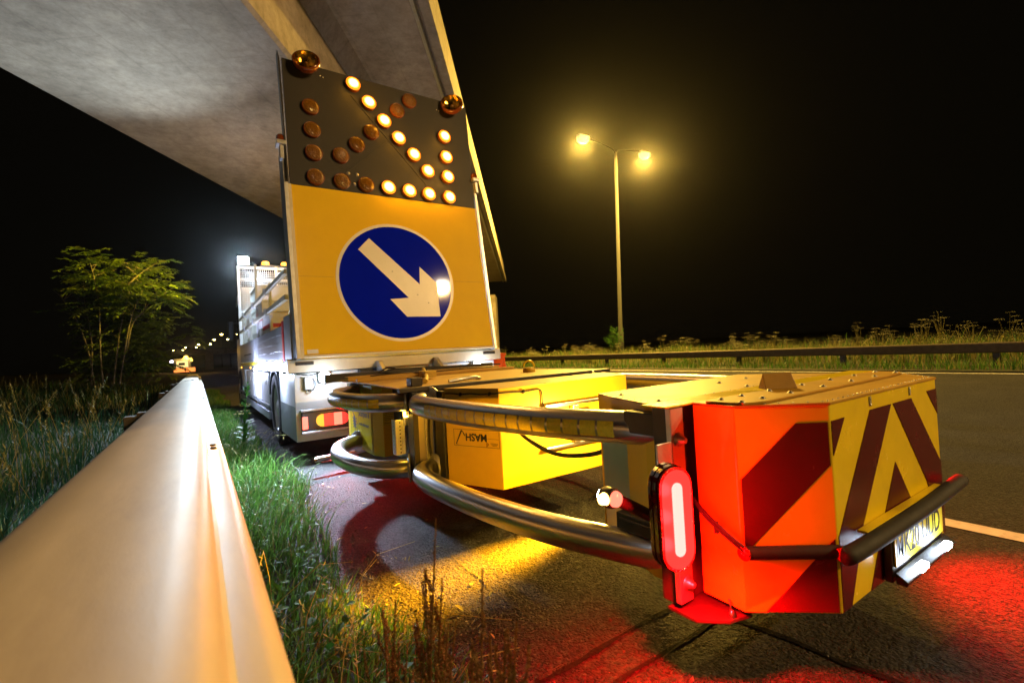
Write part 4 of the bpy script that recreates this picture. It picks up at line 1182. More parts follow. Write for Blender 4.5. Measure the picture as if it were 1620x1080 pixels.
for f in (lambda x: x, mx):
    mb = MB(); sbox(mb, f, X0, X0 + 0.03, 6.14, 9.38, 1.135, 1.53); sbox(mb, f, X0, X0 + 0.03, 9.42, 12.6, 1.135, 1.53)
    for z in (1.23, 1.33, 1.43): sbox(mb, f, X0 - 0.004, X0, 6.15, 9.37, z, z + 0.005)
    sbox(mb, f, X0 - 0.004, X0, 10.0, 11.6, 1.27, 1.30, 1)
    ds = mb.build("dropside", [M['grey_alu'], M['ink']], lo, bevel=0.004)
    mb = MB(); sbox(mb, f, X0 - 0.006, X0 + 0.03, 6.14, 12.6, 1.07, 1.13); mb.build("reflective_strip", M['tape'], ds)
    mb = MB(); sbox(mb, f, X0 - 0.004, X0 + 0.04, 6.0, 6.12, 1.11, 1.58); mb.build("end_post", M['red_paint'], lo, bevel=0.004)
    mb = MB(); sbox(mb, f, X0 + 0.0, X0 + 0.10, 5.52, 5.98, 1.11, 1.62); mb.build("corner_pillar", M['galv'], lo, bevel=0.01)
    for z in (1.83, 2.12):
        mb = MB(); sbox(mb, f, X0, X0 + 0.045, 5.8, 12.6, z - 0.03, z + 0.03); gr_ = mb.build("guard_rail", M['cream'], lo, bevel=0.006)
        mb = MB()
        for y in (7.6, 9.4, 11.2): sbox(mb, f, X0 - 0.02, X0 + 0.065, y - 0.05, y + 0.05, z - 0.05, z + 0.05)
        split_build(mb, "rail_clamp", M['white_paint'], gr_, bevel=0.01)
    mb = MB()
    for y in (7.6, 9.4, 11.2): sbox(mb, f, X0 + 0.05, X0 + 0.09, y - 0.02, y + 0.02, 1.11, 2.25 if y != 9.4 else 2.85)
    split_build(mb, "rail_post", M['white_paint'], lo, bevel=0.004)
    # lockers, skirt, rear side panel
    for (y0, y1) in ((7.80, 8.62), (8.66, 10.0), (10.04, 11.5)):
        mb = MB(); sbox(mb, f, X0 + 0.02, X0 + 0.45, y0, y1, 0.50, 0.96); lk = mb.build("locker", M['white_paint'], lo, bevel=0.008)
        mb = MB(); sbox(mb, f, X0 + 0.012, X0 + 0.02, (y0 + y1) / 2 - 0.12, (y0 + y1) / 2 + 0.12, 0.78, 0.85); mb.build("latch", M['cream'], lk, bevel=0.003)
    mb = MB(); sbox(mb, f, X0 + 0.0, X0 + 0.03, 7.72, 13.1, 0.45, 0.495); sbox(mb, f, X0, X0 + 0.03, 7.72, 13.1, 0.285, 0.40)
    for y in (7.75, 9.6, 11.5, 13.0): sbox(mb, f, X0 + 0.032, X0 + 0.07, y, y + 0.06, 0.28, 0.6)
    mb.build("side_guard", M['grey_alu'], lo, bevel=0.006)
    mb = MB(); sbox(mb, f, X0 + 0.04, X0 + 0.3, 8.0, 9.3, 0.30, 0.448); mb.build("lower_locker", M['white_paint'], lo, bevel=0.006)
    mb = MB(); sbox(mb, f, X0, X0 + 0.012, 5.442, 6.5, 0.255, 0.62); sbox(mb, f, X0, X0 + 0.012, 5.442, 6.5, 0.622, 0.965, 1)
    mb.build("tail_side_panel", [M['grey_alu'], M['white_paint']], lo)
    mb = MB(); sbox(mb, f, X0, 1.60, 5.425, 5.44, 0.255, 0.975); tp = mb.build("tail_panel", M['white_paint'], lo, bevel=0.003)
    # tail lamp cluster
    mb = MB(); sbox(mb, f, 0.885, 1.40, 5.385, 5.424, 0.365, 0.565); tl = mb.build("tail_lamp", M['black'], lo, bevel=0.01)
    mb = MB(); sbox(mb, f, 0.89, 0.945, 5.372, 5.384, 0.385, 0.515); mb.build("red_marker", M['tail_red'], tl, bevel=0.006)
    pill = [(-z_, x_) for x_, z_ in oblong(0.066, 0.168)]
    for nm_, lo_, hi_, mt_ in (("amber_lens", -0.17, -0.092, 'tail_amber'), ("brake_lens", -0.090, 0.012, 'red_lens'), ("lit_lens", 0.014, 0.098, 'tail_red'), ("red_lens", 0.10, 0.17, 'red_lens')):
        seg_ = []
        for (xa, za), (xb, zb) in zip(pill, pill[1:] + pill[:1]):
            ts = sorted({t_ for c_ in (lo_, hi_) for t_ in ([(c_ - xa) / (xb - xa)] if abs(xb - xa) > 1e-9 else []) if 0 < t_ < 1} | {0.0})
            for t_ in ts:
                px_ = xa + (xb - xa) * t_
                if lo_ - 1e-6 <= px_ <= hi_ + 1e-6: seg_.append((px_, za + (zb - za) * t_))
        sg = 1 if f(0) == 0 else -1
        mb = MB(); mb.prism(seg_, 0.0, 0.016, 0, Matrix(((sg, 0, 0, f(1.195)), (0, 0, -1, 5.3845), (0, 1, 0, 0.462), (0, 0, 0, 1)))); mb.build(nm_, M[mt_], tl, bevel=0.003)
    mb = MB(); sbox(mb, f, 0.88, 1.42, 5.36, 5.44, 0.335, 0.360); sbox(mb, f, 0.88, 1.42, 5.38, 5.424, 0.568, 0.59); mb.build("guard_bar", M['galv'], tl, bevel=0.004)
    light("tail_light", 'SPOT', (f(1.22), 5.30, 0.46), 170, (1.0, 0.008, 0.006), lo, 0.05, (0.05, -1, -0.42), 80, 0.7)
    # rear wheels
    mb = MB(); MW = Matrix.Translation((f(0.875 if f(0) == 0 else 0.875), 7.12, 0.485)) @ Matrix.Rotation(PI / 2 if f(0) == 0 else -PI / 2, 4, 'Y')
    mb.lathe([(0.30, 0.0), (0.33, -0.02), (0.44, -0.02), (0.478, 0.0), (0.485, 0.05), (0.485, 0.5), (0.44, 0.55), (0.3, 0.55)], 40, 0, MW)
    wh = mb.build("wheel", M['rubber'], lo)
    mb = MB(); mb.lathe([(0.30, 0.0), (0.285, 0.01), (0.27, 0.10), (0.14, 0.13), (0.13, 0.03), (0.08, 0.0), (0, 0.0)], 32, 0, MW); mb.build("rim", M['galv'], wh)
    mb = MB()
    arc = [Vector((0, 7.12 + 0.56 * math.cos(a), 0.485 + 0.53 * math.sin(a))) for a in [math.radians(18 + 144 * i / 16) for i in range(17)]]
    for a, b in zip(arc, arc[1:]):
        q = []
        for p in (a, b):
            r = (p - Vector((0, 7.12, 0.485))).normalized()
            q += [Vector((f(0.85), p.y, min(p.z, .985))), Vector((f(1.2), p.y, min(p.z, .985))), Vector((f(1.2), p.y, min(p.z, .985))) + r * 0.012, Vector((f(0.85), p.y, min(p.z, .985))) + r * 0.012]
        mb.add(q, [(0, 1, 5, 4), (2, 3, 7, 6), (3, 0, 4, 7), (1, 2, 6, 5)])
    mb.build("mudguard", M['black'], lo)
    mb = MB(); MW = Matrix.Translation((f(0.90), 14.0, 0.485)) @ Matrix.Rotation(PI / 2 if f(0) == 0 else -PI / 2, 4, 'Y')
    mb.lathe([(0.30, 0.0), (0.33, -0.02), (0.44, -0.02), (0.478, 0.0), (0.485, 0.05), (0.485, 0.26), (0.44, 0.3), (0.3, 0.3)], 36, 0, MW); wh = mb.build("wheel", M['rubber'], lo)
    mb = MB(); mb.lathe([(0.30, 0.0), (0.27, 0.03), (0.15, 0.0), (0.12, -0.03), (0, -0.03)], 28, 0, MW); mb.build("rim", M['galv'], wh)
    # small amber side markers
    for y in (7.9, 10.2, 12.4):
        mb = MB(); sbox(mb, f, X0 - 0.012, X0 - 0.001, y - 0.05, y + 0.05, 1.01, 1.05); mb.build("amber_marker", M['beacon_lit'], lo, bevel=0.004)
    # work lamps under the rear corners
    mb = MB(); sbox(mb, f, 1.07, 1.19, 5.36, 5.42, 0.86, 0.975); wk = mb.build("work_lamp", M['galv'], lo, bevel=0.01)
    mb = MB(); mb.lathe([(0.062, 0), (0.056, 0.012), (0, 0.018)], 18, 0, Matrix.Translation((f(1.13), 5.359, 0.917)) @ Matrix.Rotation(PI / 2, 4, 'X')); mb.build("lens", M['white_led'], wk)
    light("work_light", 'POINT', (f(1.10), 5.24, 0.90), 5, WHITE, lo, 0.03)
    light("work_beam", 'SPOT', (f(1.10), 5.30, 0.90), 950 if f(0) == 0 else 60, WHITE, lo, 0.03, (-0.45 if f(0) == 0 else 0.6, -0.62, -0.75), 104, 0.8)
    # under-deck lamp over the lockers, plus an added one brightening the tail side panel
    mb = MB(); sbox(mb, f, X0 - 0.03, X0 - 0.007, 6.12, 6.26, 0.985, 1.02); mb.build("added_side_lamp", M['white_led'], lo, bevel=0.006)
    mb = MB(); sbox(mb, f, X0 - 0.03, X0 - 0.001, 9.2, 9.36, 0.985, 1.02); ul = mb.build("locker_lamp", M['white_led'], lo, bevel=0.006)
    light("locker_light", 'POINT', (f(0.52), 9.28, 0.98), 110, (0.58, 0.66, 1.0), lo, 0.03)
    light("added_side_light", 'POINT', (f(0.62), 6.2, 0.96), 20, (0.58, 0.72, 1.0), lo, 0.03)
mb = MB(); mb.box((0.935, 5.385, 0.80), (1.01, 5.424, 0.93)); cb = mb.build("switch_box", M['white_paint'], lo, bevel=0.005)
mb = MB(); mb.tube(cat_rom([(1.02, 5.41, 0.92), (1.04, 5.39, 0.86), (1.02, 5.39, 0.80), (0.98, 5.39, 0.78), (0.96, 5.40, 0.80)], 5), 0.006, 6); mb.tube(cat_rom([(0.86, 5.41, 0.97), (0.98, 5.37, 0.95), (1.1, 5.40, 0.975)], 5), 0.006, 6); mb.build("cable", M['rubber'], cb)
# headboard cage
mb = MB()
YH = 12.62
for x in (X0, 1.64, 2.46, X1 - 0.06): mb.box((x, YH, 1.11), (x + 0.06, YH + 0.06, 3.40))
for z in (1.5, 2.3, 3.05, 3.34): mb.box((X0, YH + 0.062, z), (X1, YH + 0.11, z + 0.06))
hb = mb.build("headboard", M['white_paint'], lo, bevel=0.006)
mb = MB()
for i in range(52):
    x = X0 + 0.08 + i * 0.045; mb.box((x, YH + 0.02, 1.2), (x + 0.008, YH + 0.026, 3.33))
for i in range(46):
    z = 1.22 + i * 0.045; mb.box((X0 + 0.06, YH + 0.028, z), (X1 - 0.06, YH + 0.034, z + 0.008))
mb.build("wire_mesh", M['galv'], hb)
mb = MB(); mb.box((X0 + 0.5, YH + 0.02, 3.405), (X1 - 0.1, YH + 0.22, 3.45)); bb = mb.build("beacon_bar", M['black'], lo, bevel=0.01)
for i in range(5):
    x = X0 + 0.62 + i * 0.42
    mb = MB(); mb.lathe([(0.08, 0), (0.08, 0.06), (0.06, 0.09), (0, 0.10)], 18, 0, Matrix.Translation((x, YH + 0.12, 3.451))); mb.build("beacon", M['beacon_lit'], bb)
light("beacon_light", 'POINT', (1.5, YH - 0.25, 3.62), 45, (1.0, 0.45, 0.05), lo, 0.1)
light("beacon_beam", 'SPOT', (1.2, YH + 0.3, 3.66), 6500, (1.0, 0.66, 0.04), lo, 0.1, (-0.62, 0.76, 0.06), 56, 0.8)
mb = MB(); mb.box((X0 + 0.02, YH - 0.08, 3.41), (X0 + 0.26, YH + 0.04, 3.60)); wk = mb.build("work_lamp", M['galv'], lo, bevel=0.01)
mb = MB(); mb.box((X0 + 0.03, YH - 0.09, 3.42), (X0 + 0.25, YH - 0.081, 3.59)); mb.build("lens", M['white_led'], wk)
light("bed_light", 'SPOT', (X0 + 0.14, YH - 0.14, 3.50), 2300, (0.66, 0.86, 1.0), lo, 0.08, (0.16, -0.66, -0.74), 112, 0.7)
light("bed_spill", 'SPOT', (X0 + 0.14, YH - 0.16, 3.52), 1150, (0.74, 0.90, 1.0), lo, 0.08, (-0.75, -0.85, 0.34), 96, 1.0)
light("cage_light", 'POINT', (X0 + 0.5, YH - 0.55, 3.20), 28, (0.72, 0.86, 1.0), lo, 0.10)
# cab
mb = MB()
prof = [(12.95, 0.55), (14.95, 0.55), (15.0, 1.3), (14.9, 1.75), (14.55, 2.75), (14.3, 2.9), (12.95, 2.95)]
mb.prism(prof, 0.92, 3.22, 0, Matrix(((0, 0, 1, 0), (1, 0, 0, 0), (0, 1, 0, 0), (0, 0, 0, 1)))); cabo = mb.build("cab", M['white_paint'], lo, bevel=0.05, seg=3)
mb = MB()
for x in (0.912, 3.22): mb.prism([(13.5, 1.75), (14.7, 1.75), (14.42, 2.6), (13.5, 2.65)], x, x + 0.008, 0, Matrix(((0, 0, 1, 0), (1, 0, 0, 0), (0, 1, 0, 0), (0, 0, 0, 1))))
mb.box((1.2, 12.94, 1.9), (2.94, 12.948, 2.6)); mb.build("window", M['glass'], cabo)
mb = MB()
for x, s_ in ((0.72, 1), (3.30, 1)):
    mb.box((x, 14.65, 1.75), (x + 0.12, 14.75, 2.25))
mb.tube([(0.85, 14.7, 2.2), (0.95, 14.7, 2.2)], 0.02, 8); mb.tube([(3.20, 14.7, 2.2), (3.29, 14.7, 2.2)], 0.02, 8); split_build(mb, "mirror", M['black'], cabo, bevel=0.02)
mb = MB(); mb.box((0.90, 12.9, 1.12), (0.918, 13.6, 2.2)); mb.build("hivis_strip", M['fluoro'], cabo)

# things carried on the bed
def crate(x, y, z, w, d, h, m1, m2, label, cat="crate"):
    e = empty("equipment_crate", (x, y, z), label, cat, "equipment crates on the lorry bed")
    mb = MB(); mb.box((x - w / 2, y - d / 2, z), (x + w / 2, y + d / 2, z + h)); mb.build("body", m1, e, bevel=0.012)
    mb = MB()
    for i in range(9):
        xx = x - w / 2 + w * (i + 0.5) / 9; mb.box((xx - w * .018, y - d / 2 - 0.004, z + h * .2), (xx + w * .018, y - d / 2 - 0.0005, z + h * .42))
    for i in range(9):
        yy = y - d / 2 + d * (i + 0.5) / 9; mb.box((x - w / 2 - 0.004, yy - d * .018, z + h * .2), (x - w / 2 - 0.0005, yy + d * .018, z + h * .42))
    mb.box((x - w / 2 - 0.004, y - d / 2 - 0.004, z + h * .70), (x + w / 2 + .004, y + d / 2 + .004, z + h * .78))
    mb.build("band", m2, e)
    mb = MB(); mb.box((x - w / 2 - .01, y - d / 2 - .01, z + h + .0005), (x + w / 2 + .01, y + d / 2 + .01, z + h + .03)); mb.build("lid", m1, e, bevel=0.008)
crate(1.35, 8.3, 1.106, 0.85, 0.9, 0.75, M['white_paint'], M['red_paint'], "white crate with red band on the lorry bed nearest the tail")
crate(1.35, 9.5, 1.106, 0.8, 0.8, 1.05, M['white_paint'], M['red_paint'], "tall white crate with red band in the middle of the lorry bed")
crate(2.55, 9.0, 1.106, 0.9, 1.2, 0.9, M['white_paint'], M['orange'], "white crate with orange band on the far side of the lorry bed")
crate(1.6, 11.4, 1.106, 1.1, 1.3, 1.55, M['white_paint'], M['white_paint'], "plain white box against the lit cage of the lorry")
def cone(x, y, z, label):
    e = empty("traffic_cone", (x, y, z), label, "traffic cone", "traffic cones on the lorry bed")
    mb = MB(); mb.box((x - .2, y - .2, z), (x + .2, y + .2, z + .03)); mb.build("base", M['black'], e, bevel=0.01)
    mb = MB(); mb.lathe([(0.15, 0.031), (0.12, 0.22)], 20, 0, Matrix.Translation((x, y, z))); mb.lathe([(0.12, 0.22), (0.075, 0.5)], 20, 1, Matrix.Translation((x, y, z))); mb.lathe([(0.075, 0.5), (0.03, 0.75), (0, .75)], 20, 0, Matrix.Translation((x, y, z))); mb.build("body", [M['orange'], M['white_sheet']], e)
cone(1.15, 7.3, 1.106, "orange traffic cone behind the grey dropside nearest the tail")
cone(1.75, 7.25, 1.106, "orange traffic cone in the centre of the lorry bed behind the sign board")
po = MB(); po.box((1.02, 10.25, 1.106), (1.12, 10.35, 1.95)); tag(po.build("marker_post", M['green_strap'], off=(1.07, 10.3, 1.106), bevel=0.01), "yellow green post standing upright on the lorry bed", "post")

# ------------------------------------------------------------------ worker bending at the lorry's far rear corner
def skin_obj(name, pts, edges, rad, m, parent, sub=2):
    me = bpy.data.meshes.new(name); bm = bmesh.new()
    lay = bm.verts.layers.skin.verify()
    off = OFF[parent.name]
    vs = []
    for i, p in enumerate(pts):
        v = bm.verts.new(Vector(p) - off); r = rad[i]
        v[lay].radius = (r, r) if not isinstance(r, tuple) else r
        v[lay].use_root = (i == 0); vs.append(v)
    for a, b in edges: bm.edges.new((vs[a], vs[b]))
    bm.to_mesh(me); bm.free()
    o = bpy.data.objects.new(name, me); COL.objects.link(o); o.parent = parent
    me.materials.append(m)
    sk = o.modifiers.new("skin", 'SKIN'); sk.use_smooth_shade = True
    ss = o.modifiers.new("subd", 'SUBSURF'); ss.levels = sub; ss.render_levels = sub
    OFF[o.name] = off
    return o
WX, WY = 3.62, 5.95
pe = empty("person", (WX, WY, 0), "person in orange jacket and white hard hat crouching at the lorry's far rear corner", "person")
def w(x, y, z): return (WX + x, WY + y, z)
# crouched, facing the lorry (-X): pelvis, spine, chest, neck, head
P_ = [w(0.16, 0, 0.50), w(0.10, 0, 0.72), w(0.00, 0, 0.94), w(-0.06, 0, 1.06), w(-0.10, 0, 1.17), w(-0.11, 0, 1.25),
      w(0.12, 0.11, 0.46), w(-0.26, 0.16, 0.52), w(-0.10, 0.15, 0.09), w(-0.27, 0.16, 0.04),
      w(0.12, -0.11, 0.46), w(-0.26, -0.16, 0.50), w(-0.08, -0.15, 0.09), w(-0.25, -0.16, 0.04),
      w(-0.02, 0.20, 0.98), w(-0.18, 0.26, 0.76), w(-0.40, 0.16, 0.78), w(-0.47, 0.14, 0.79),
      w(-0.02, -0.20, 0.98), w(-0.18, -0.26, 0.76), w(-0.40, -0.16, 0.80), w(-0.47, -0.14, 0.81)]
E_ = [(0, 1), (1, 2), (2, 3), (3, 4), (4, 5), (0, 6), (6, 7), (7, 8), (8, 9), (0, 10), (10, 11), (11, 12), (12, 13), (2, 14), (14, 15), (15, 16), (16, 17), (2, 18), (18, 19), (19, 20), (20, 21)]
R_ = [0.13, 0.12, 0.14, 0.06, 0.09, 0.085, 0.09, 0.07, 0.045, 0.04, 0.09, 0.07, 0.045, 0.04, 0.065, 0.045, 0.032, 0.03, 0.065, 0.045, 0.032, 0.03]
for hi, sgn in ((17, 1), (21, -1)):
    h = Vector(P_[hi])
    for k, (dy, L) in enumerate(((-0.030, 0.070), (-0.010, 0.080), (0.010, 0.075), (0.030, 0.058))):
        a = len(P_); P_.append(tuple(h + Vector((-0.04, dy, 0)))); R_.append(0.010)
        P_.append(tuple(h + Vector((-0.04 - L * .6, dy, -0.012)))); R_.append(0.009)
        P_.append(tuple(h + Vector((-0.04 - L * .85, dy, -0.045)))); R_.append(0.008)
        E_ += [(hi, a), (a, a + 1), (a + 1, a + 2)]
    a = len(P_); P_.append(tuple(h + Vector((-0.01, -0.038 * sgn, -0.02)))); R_.append(0.011)
    P_.append(tuple(h + Vector((-0.05, -0.05 * sgn, -0.045)))); R_.append(0.009)
    E_ += [(hi, a), (a, a + 1)]
skin_obj("body", P_, E_, R_, M['skin'], pe)
jk_i = [0, 1, 2, 3, 14, 15, 16, 18, 19, 20]
mp = {v: i for i, v in enumerate(jk_i)}
skin_obj("jacket", [P_[i] for i in jk_i], [(mp[a], mp[b]) for a, b in E_ if a in mp and b in mp], [(0.17 if i == 0 else R_[i] + 0.03) for i in jk_i], M['hivis'], pe)
tr_i = [0, 6, 7, 8, 10, 11, 12]
mp = {v: i for i, v in enumerate(tr_i)}
skin_obj("trousers", [P_[i] for i in tr_i], [(mp[a], mp[b]) for a, b in E_ if a in mp and b in mp], [R_[i] + 0.025 for i in tr_i], M['hivis'], pe)
bt = [8, 9]
for q in ((8, 9), (12, 13)):
    skin_obj("boot", [P_[q[0]], P_[q[1]]], [(0, 1)], [0.065, 0.055], M['black'], pe)
mb = MB()
hc = Vector(w(-0.11, 0, 1.245))
mb.lathe([(0.135, 0.0), (0.118, 0.012), (0.112, 0.05), (0.09, 0.095), (0.05, 0.122), (0, 0.13)], 24, 0, Matrix.Translation(hc) @ Matrix.Rotation(-0.25, 4, 'Y')); mb.build("hard_hat", M['white_paint'], pe)

# ------------------------------------------------------------------ street lamps
def street_lamp(lit, lean, col=SODIUM, bowl='sodium'):
    e = empty("street_lamp", (0, 0, 0), "x", "street lamp", "double headed street lamps along the central reserve")
    H = 11.6
    mb = MB(); mb.lathe([(0.16, -0.1), (0.16, 1.4), (0.11, 1.45), (0.075, H), (0, H)], 14, 0, Matrix.Shear('XY', 4, (lean, 0))); mb.build("pole", M['lamp_post'], e)
    tx = lean * H
    for s_ in (-1, 1):
        mb = MB(); mb.tube(cat_rom([(tx, 0, H - 0.1), (tx + 0.25 * s_, 0, H + 0.15), (tx + 1.2 * s_, 0, H + 0.32), (tx + 2.1 * s_, 0, H + 0.40)], 5), 0.04, 8); ar = mb.build("arm", M['dark_steel'], e)
        mb = MB(); mb.box((tx + 2.05 * s_ - (0.0 if s_ > 0 else 0.75), -0.14, H + 0.34), (tx + 2.05 * s_ + (0.75 if s_ > 0 else 0.0), 0.14, H + 0.48)); hd = mb.build("lamp_head", M['galv'], e, bevel=0.04)
        mb = MB(); mb.lathe([(0.36, 0.0), (0.34, -0.14), (0.21, -0.27), (0, -0.31)], 20, 0, Matrix.Translation((tx + 2.45 * s_, 0, H + 0.338)) @ Matrix.Diagonal((1.05, 0.9, 1, 1))); mb.build("bowl", M[bowl], hd)
        if lit:
            light("sodium_light", 'SPOT', (tx + 2.45 * s_, 0, H - 0.05), lit, col, e, 0.25, (0, 0, -1), 176, 0.15)
    return e
l0 = street_lamp(26000, 0.045)
l0.location = (19.7, 18.7, 0.3); l0["label"] = "tall double headed street lamp standing alone right of the sign board"
l1 = street_lamp(12500, 0.045, (1.0, 0.59, 0.18), 'warm_bowl'); l1.location = (15.25, -15.0, 0.0); l1["label"] = "double headed street lamp on the central reserve behind the viewer"
far = street_lamp(0, 0.0, SODIUM, 'sodium_far')
names = ["street lamp of the far row with its left head half hidden by the lorry cage", "far street lamp first clear of the lorry cage", "far street lamp second from the lorry cage",
         "far street lamp third from the lorry cage, above the distant vehicle", "farthest street lamp, half behind the tree"]
for i, (x, y) in enumerate(((9.9, 195), (8.7, 234), (3.3, 279), (-2.6, 319), (-9.9, 367))):
    o = far if i == 0 else copy_tree(far)
    o.location = (x, y, 0.0); o["label"] = names[i]

# ------------------------------------------------------------------ far bridge and the distant vehicle
fb = empty("distant_bridge", (10, 130, 0), "low dark bridge crossing the road far behind the lorry", "bridge")
mb = MB(); mb.box((-6, 165, 4.6), (60, 172, 5.9)); mb.build("deck", M['concrete'], fb)
mb = MB(); mb.box((2, 165.1, -0.1), (4, 171.9, 4.598)); mb.box((36, 165.1, -0.1), (38, 171.9, 4.598)); split_build(mb, "pier", M['concrete'], fb)
dv = empty("distant_works_vehicle", (-1.9, 92, 0), "distant works vehicle with bright amber and white lights on the hard shoulder", "works vehicle")
mb = MB(); mb.box((-3.1, 90, 0.5), (-0.8, 96, 2.4)); mb.build("body", M['grey_alu'], dv, bevel=0.08)
mb = MB(); mb.box((-3.05, 89.9, 0.35), (-0.3, 89.99, 1.0)); mb.build("glowing_chevron", emis("glowing_orange_sheet", (1.0, 0.26, 0.05), 1.8), dv)  # emission stands in for light falling on the chevron sheet
mb = MB(); mb.box((-2.7, 89.9, 1.1), (-1.2, 89.99, 2.1)); mb.build("glowing_panel", emis("glowing_pale_sheet", (1.0, 0.70, 0.25), 1.5), dv)  # brightness of the lit sheet put in as emission, not a lamp
mb = MB(); mb.box((-2.4, 89.8, 1.4), (-1.6, 89.89, 1.8)); mb.build("rear_window", M['glass'], dv)
mb = MB(); mb.box((-1.9, 90.0, 2.41), (-0.7, 90.3, 2.5)); mb.lathe([(0.26, 0), (0.26, 0.3), (0, 0.4)], 14, 0, Matrix.Translation((-1.45, 90.2, 2.5))); mb.lathe([(0.2, 0), (0.2, 0.25), (0, 0.3)], 14, 0, Matrix.Translation((-0.8, 90.2, 2.0))); mb.build("beacon", emis("far_beacon", (1.0, 0.55, 0.06), 8), dv)
mb = MB(); mb.lathe([(0.18, 0), (0.18, 0.3), (0, 0.35)], 12, 0, Matrix.Translation((-3.3, 90.2, 1.9))); mb.build("marker_lamp", emis("far_marker", (0.9, 0.75, 1.0), 10), dv)
mb = MB()
for x in (-2.8, -1.3):
    for y in (91.2, 94.8): mb.tube([(x, y, 0.42), (x + 0.28, y, 0.42)], 0.42, 20)
mb.build("wheel", M['rubber'], dv)
light("far_beacon_light", 'POINT', (-1.4, 89.5, 3.2), 900, (1.0, 0.55, 0.1), dv, 0.2)

# ------------------------------------------------------------------ trees and plants
CR = Vector((0.832, -0.552, 0)); CF = Vector((0.554, 0.832, 0))
def tree(base, scale, stems, clusters, label, leafm, nleaf, name="sapling_tree", seed=3):
    random.seed(seed)
    e = empty(name, base, label, "tree")
    base = Vector(base)
    def P(px, py, dp=0.0): return base + CR * ((px - 180) * scale) + Vector((0, 0, (600 - py) * scale)) + CF * dp
    mb = MB(); tips = []
    for st in stems:
        dp = st[0]; pts = [P(x, y, dp * (i / (len(st) - 1))) for i, (x, y) in enumerate(st[1:])]
        path = cat_rom(pts, 4); n = len(path)
        mb.tube(path, [0.022 * (1 - 0.75 * i / n) for i in range(n)], 7)
        for k in range(7):
            i = random.randint(n // 3, n - 1); p = path[i]
            d = Vector((random.gauss(0, 1), random.gauss(0, 1), random.uniform(0.1, 1.0))).normalized()
            q = p + d * random.uniform(0.25, 0.6)
            mb.tube([p, p.lerp(q, .5) + Vector((0, 0, .03)), q], [0.009, 0.006, 0.003], 5); tips.append(q)
    mb.build("trunk", M['bark'], e)
    bl = Blades()
    def pinnate(p, d, L, tint):
        up = Vector((0, 0, 1)); side = d.cross(up)
        side = side.normalized() if side.length > 1e-3 else Vector((1, 0, 0))
        for k in range(6):
            q = p + d * L * (k + 1) / 6 - Vector((0, 0, L * 0.22 * ((k + 1) / 6) ** 2))
            for s_ in (-1, 1):
                bl.leaf(q, (side * s_ + d * 0.55 + Vector((0, 0, random.uniform(-.5, 0.1)))), up, L * random.uniform(0.36, 0.5), L * 0.085, min(1, max(0, tint + random.gauss(0, .15))))
        bl.leaf(p + d * L - Vector((0, 0, L * .22)), d - Vector((0, 0, .4)), up, L * 0.4, L * 0.075, tint)
    for (cx_, cy_, r_, dp, den) in clusters:
        c = P(cx_, cy_, dp); rr = r_ * scale
        for k in range(int(nleaf * den * (r_ / 20.0) ** 2)):
            v = Vector((random.gauss(0, 1), random.gauss(0, 1), random.gauss(0, 1))).normalized() * rr * (0.25 + 0.95 * random.random())
            d = Vector((v.x, v.y, 0)) * 0.8 + Vector((random.gauss(0, 1), random.gauss(0, 1), 0)) * rr * 0.5
            d = (d.normalized() + Vector((0, 0, random.uniform(-0.5, 0.75)))).normalized()
            pinnate(c + v, d, random.uniform(0.24, 0.42), random.random())
    for t in tips:
        for k in range(2):
            a = random.uniform(0, 2 * PI); pinnate(t, Vector((math.cos(a), math.sin(a), 0.2)).normalized(), 0.34, random.random())
    bl.build("crown", [leafm], e)
    return e
stems = [(0.5, (145, 600), (143, 560), (140, 540), (133, 505), (122, 460), (118, 430)), (-0.3, (164, 600), (164, 560), (167, 520), (170, 480), (166, 430), (162, 402)),
         (0.2, (180, 600), (186, 550), (190, 520), (197, 485), (208, 445), (218, 408)), (-0.4, (190, 600), (203, 550), (215, 510), (228, 482), (245, 455), (250, 447)),
         (-0.5, (203, 550), (218, 508), (240, 490), (258, 475), (288, 463)), (0.6, (150, 600), (135, 540), (112, 492), (92, 470), (75, 448)), (0.4, (208, 445), (225, 425), (238, 412)), (0.3, (170, 480), (195, 455), (212, 430))]
clusters = [(118, 425, 20, 0.5, 1.1), (163, 405, 15, -0.3, 0.9), (172, 447, 26, 0.0, 1.1), (203, 448, 24, 0.2, 1.2), (220, 415, 16, 0.3, 1.0), (237, 420, 13, 0.2, 0.9), (214, 468, 20, -0.2, 1.1), (290, 466, 22, -0.5, 1.5),
            (145, 472, 22, 0.4, 1.0), (250, 505, 20, 0.5, 0.7), (120, 500, 20, 0.6, 0.7), (185, 485, 24, 0.3, 1.0), (270, 528, 16, 0.8, 0.7), (160, 515, 26, 0.7, 0.6), (215, 530, 22, 0.6, 0.6), (105, 530, 18, 1, .5), (185, 560, 30, 0.8, .9), (150, 575, 28, 0.3, .9), (225, 572, 26, 0.4, .8), (120, 560, 24, 0.6, .7), (195, 520, 28, 0.5, .7), (145, 530, 24, 0.6, .7)]
tree((-1.93, 16.9, 0.75), 13 / 750, stems, clusters, "many stemmed young tree with feathery leaves lit yellow green beyond the barrier", M['tree_leaf'], 40)
stems2 = [(0.2, (180, 640), (175, 560), (185, 480), (180, 420)), (0.1, (180, 640), (200, 560), (220, 500)), (0.1, (180, 640), (150, 560), (140, 500))]
cl2 = [(180, 430, 40, 0, .9), (215, 480, 36, 0, .9), (150, 500, 40, 0.3, .9), (190, 540, 44, 0, .9), (140, 560, 36, 0, .8), (225, 565, 30, 0, .8)]
tree((-7.2, 12.5, 0.75), 16 / 750, stems2, cl2, "dark bushy tree at the left edge in the unlit background", M['tree_leaf'], 16, "bushy_tree", 5)

